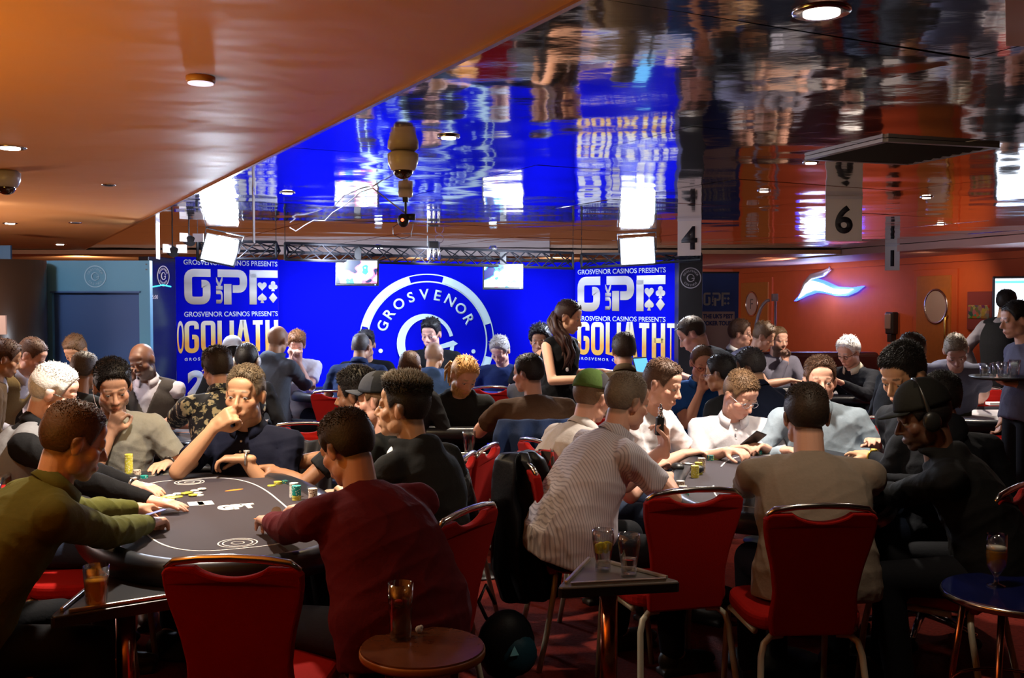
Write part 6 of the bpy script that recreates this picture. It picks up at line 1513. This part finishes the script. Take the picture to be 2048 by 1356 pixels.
person('man with short curly hair in white shirt reaching far across the table', 1324, 770, 5.45, 94, 128, 120, 16, -4, .12, ('white_tee', (.72, .69, .72)), 'short', ('t', 1390, 902), ('t', 1478, 902, .02), H_(c='brown', t=.014, sd=.004, n=1400, len=.012, curl=1.2, spike=.7, stub=.7), 'pink', w=1.15, curlL=.7, girth=1.2)
person('man in light blue sweater facing us behind the tan sweater man', 1640, 762, 5.9, 90, 176, 188, 4, 0, .05, ('light_blue', (.34, .42, .50)), 'long', ('t', 1590, 900), ('a', 1748, 880, 5.7), H_(c='brown', t=.014, sd=.008, up=.012, n=1300, len=.018, comb=(.6, .3, 0)), 'pink', w=1.25, side=.14, girth=1.2, collar='y')
person('man in green and grey cap and white polo, turned away', 1184, 796, 5.2, 96, 64, 46, 12, 0, .18, ('white_polo2', (.62, .57, .55)), 'short', ('t', 1320, 925), None, H_(c='mid', t=.004, sd=.006, n=500, stub=.5), 'pink', w=1.18, girth=1.4, collar='y', cap=((.08, .14, .03), (.055, .05, .055), 28))
def vape(d):
    p = at(1319, 852, 4.62); t = thing('vaporiser', 'black box vaporiser with chrome mouthpiece held up by the striped shirt man', 'vaporiser', tuple(p)); t.rotation_euler = (0, R(4), R(20))
    g = G(); g.box((0, 0, 0), (.036, .026, .085)); obj('battery_box', g, M_black, t, bevel=.006)
    g = G(); g.lathe([(.011, .042), (.011, .062), (.008, .066), (.011, .070), (.011, .084), (.005, .088), (.005, .100)], 16); obj('mouthpiece', g, M_chrome, t, smooth=True)
person('heavy man in grey striped short-sleeved shirt holding up a vaporiser', 1254, 804, 4.5, 110, 70, 60, 12, 0, .26, ('striped', (.4, .4, .45)), 'short', ('t', 1330, 948, .03), ('a', 1326, 862, 4.66), H_(c=(.16, .12, .09), t=.009, sd=.005, n=2200, len=.009, stub=.75, spike=.6), 'pink', w=1.22, girth=1.6, smat=striped(), collar='y', dirL=(-.1, .1, 1), nL=(.9, .5, 0), curlL=.95, curlR=1.1, poleL=(.3, .4, -1), poleR=(.8, -.5, -1), extra=vape, trousers=DARKT)
person('man in tan sweater sitting with his back to us at the right table', 1612, 834, 4.05, 124, 4, 2, 8, 0, .16, ('tan_knit', (.27, .215, .17)), 'long', ('t', 1700, 960), ('t', 1500, 955), H_(c='dark', t=.014, sd=.008, n=2200, len=.012), 'pink', w=1.22, girth=1.15, trousers=JEAN)
person('young black-haired man in black jacket with gold watch looking down', 1808, 752, 4.85, 116, -108, -122, 24, 0, .10, ('black_jacket', (.014, .016, .022)), 'long', ('t', 1722, 905, .02), 'table', H_(c='black', t=.018, sd=.006, n=2600, len=.022, fringe=.004, comb=(.3, 1.0, -.3)), 'asian', w=1.15, watch='gold', wside='R', curlR=.3, jaw=1.06)
person('black-haired person in black behind the capped man, back turned', 1884, 800, 4.8, 96, 10, 18, 6, 0, .1, ('black_jacket', (.014, .016, .022)), 'long', None, None, H_(c='black', t=.022, sd=.018, n=1500, len=.02), 'asian', w=1.1)
person('man in black flat-brim cap, headphones and black hoodie at right', 1846, 836, 4.05, 124, -66, -84, 16, 0, .24, ('hoodie_black2', (.012, .012, .013)), 'long', ('t', 1752, 985), ('t', 1700, 975), H_(c='black', t=.004, sd=.006, n=600, stub=.6), 'black', w=1.22, girth=1.35, hood=True, cap=((.014, .014, .013), (.035, .035, .03), 0, 'flat'), phones='black', beard=('black', .5), trousers=DARKT)
# phone-like cards in the green sweater man's hand
p = onz(306, 1026, .825)
g = G(); g.box((0, 0, 0), (.063, .088, .002)); o = obj('playing_card', g, mat('card_back', (.2, .25, .7), .5), loc=tuple(p), label='blue-backed playing card lifted by the green sweater man', cat='playing card', group='cards on the poker tables'); o.rotation_euler = (R(12), R(-8), R(-60))
p = at(553, 1024, 3.72); g = G(); g.lathe([(0, -.002), (.0195, -.002), (.0195, .002), (0, .002)], 24); o = obj('poker_chip', g, mat('chip_grey', (.4, .4, .35), .4), loc=tuple(p), label='single chip turned between the maroon sweater man fingers', cat='poker chip'); o.rotation_euler = (R(70), 0, 0)
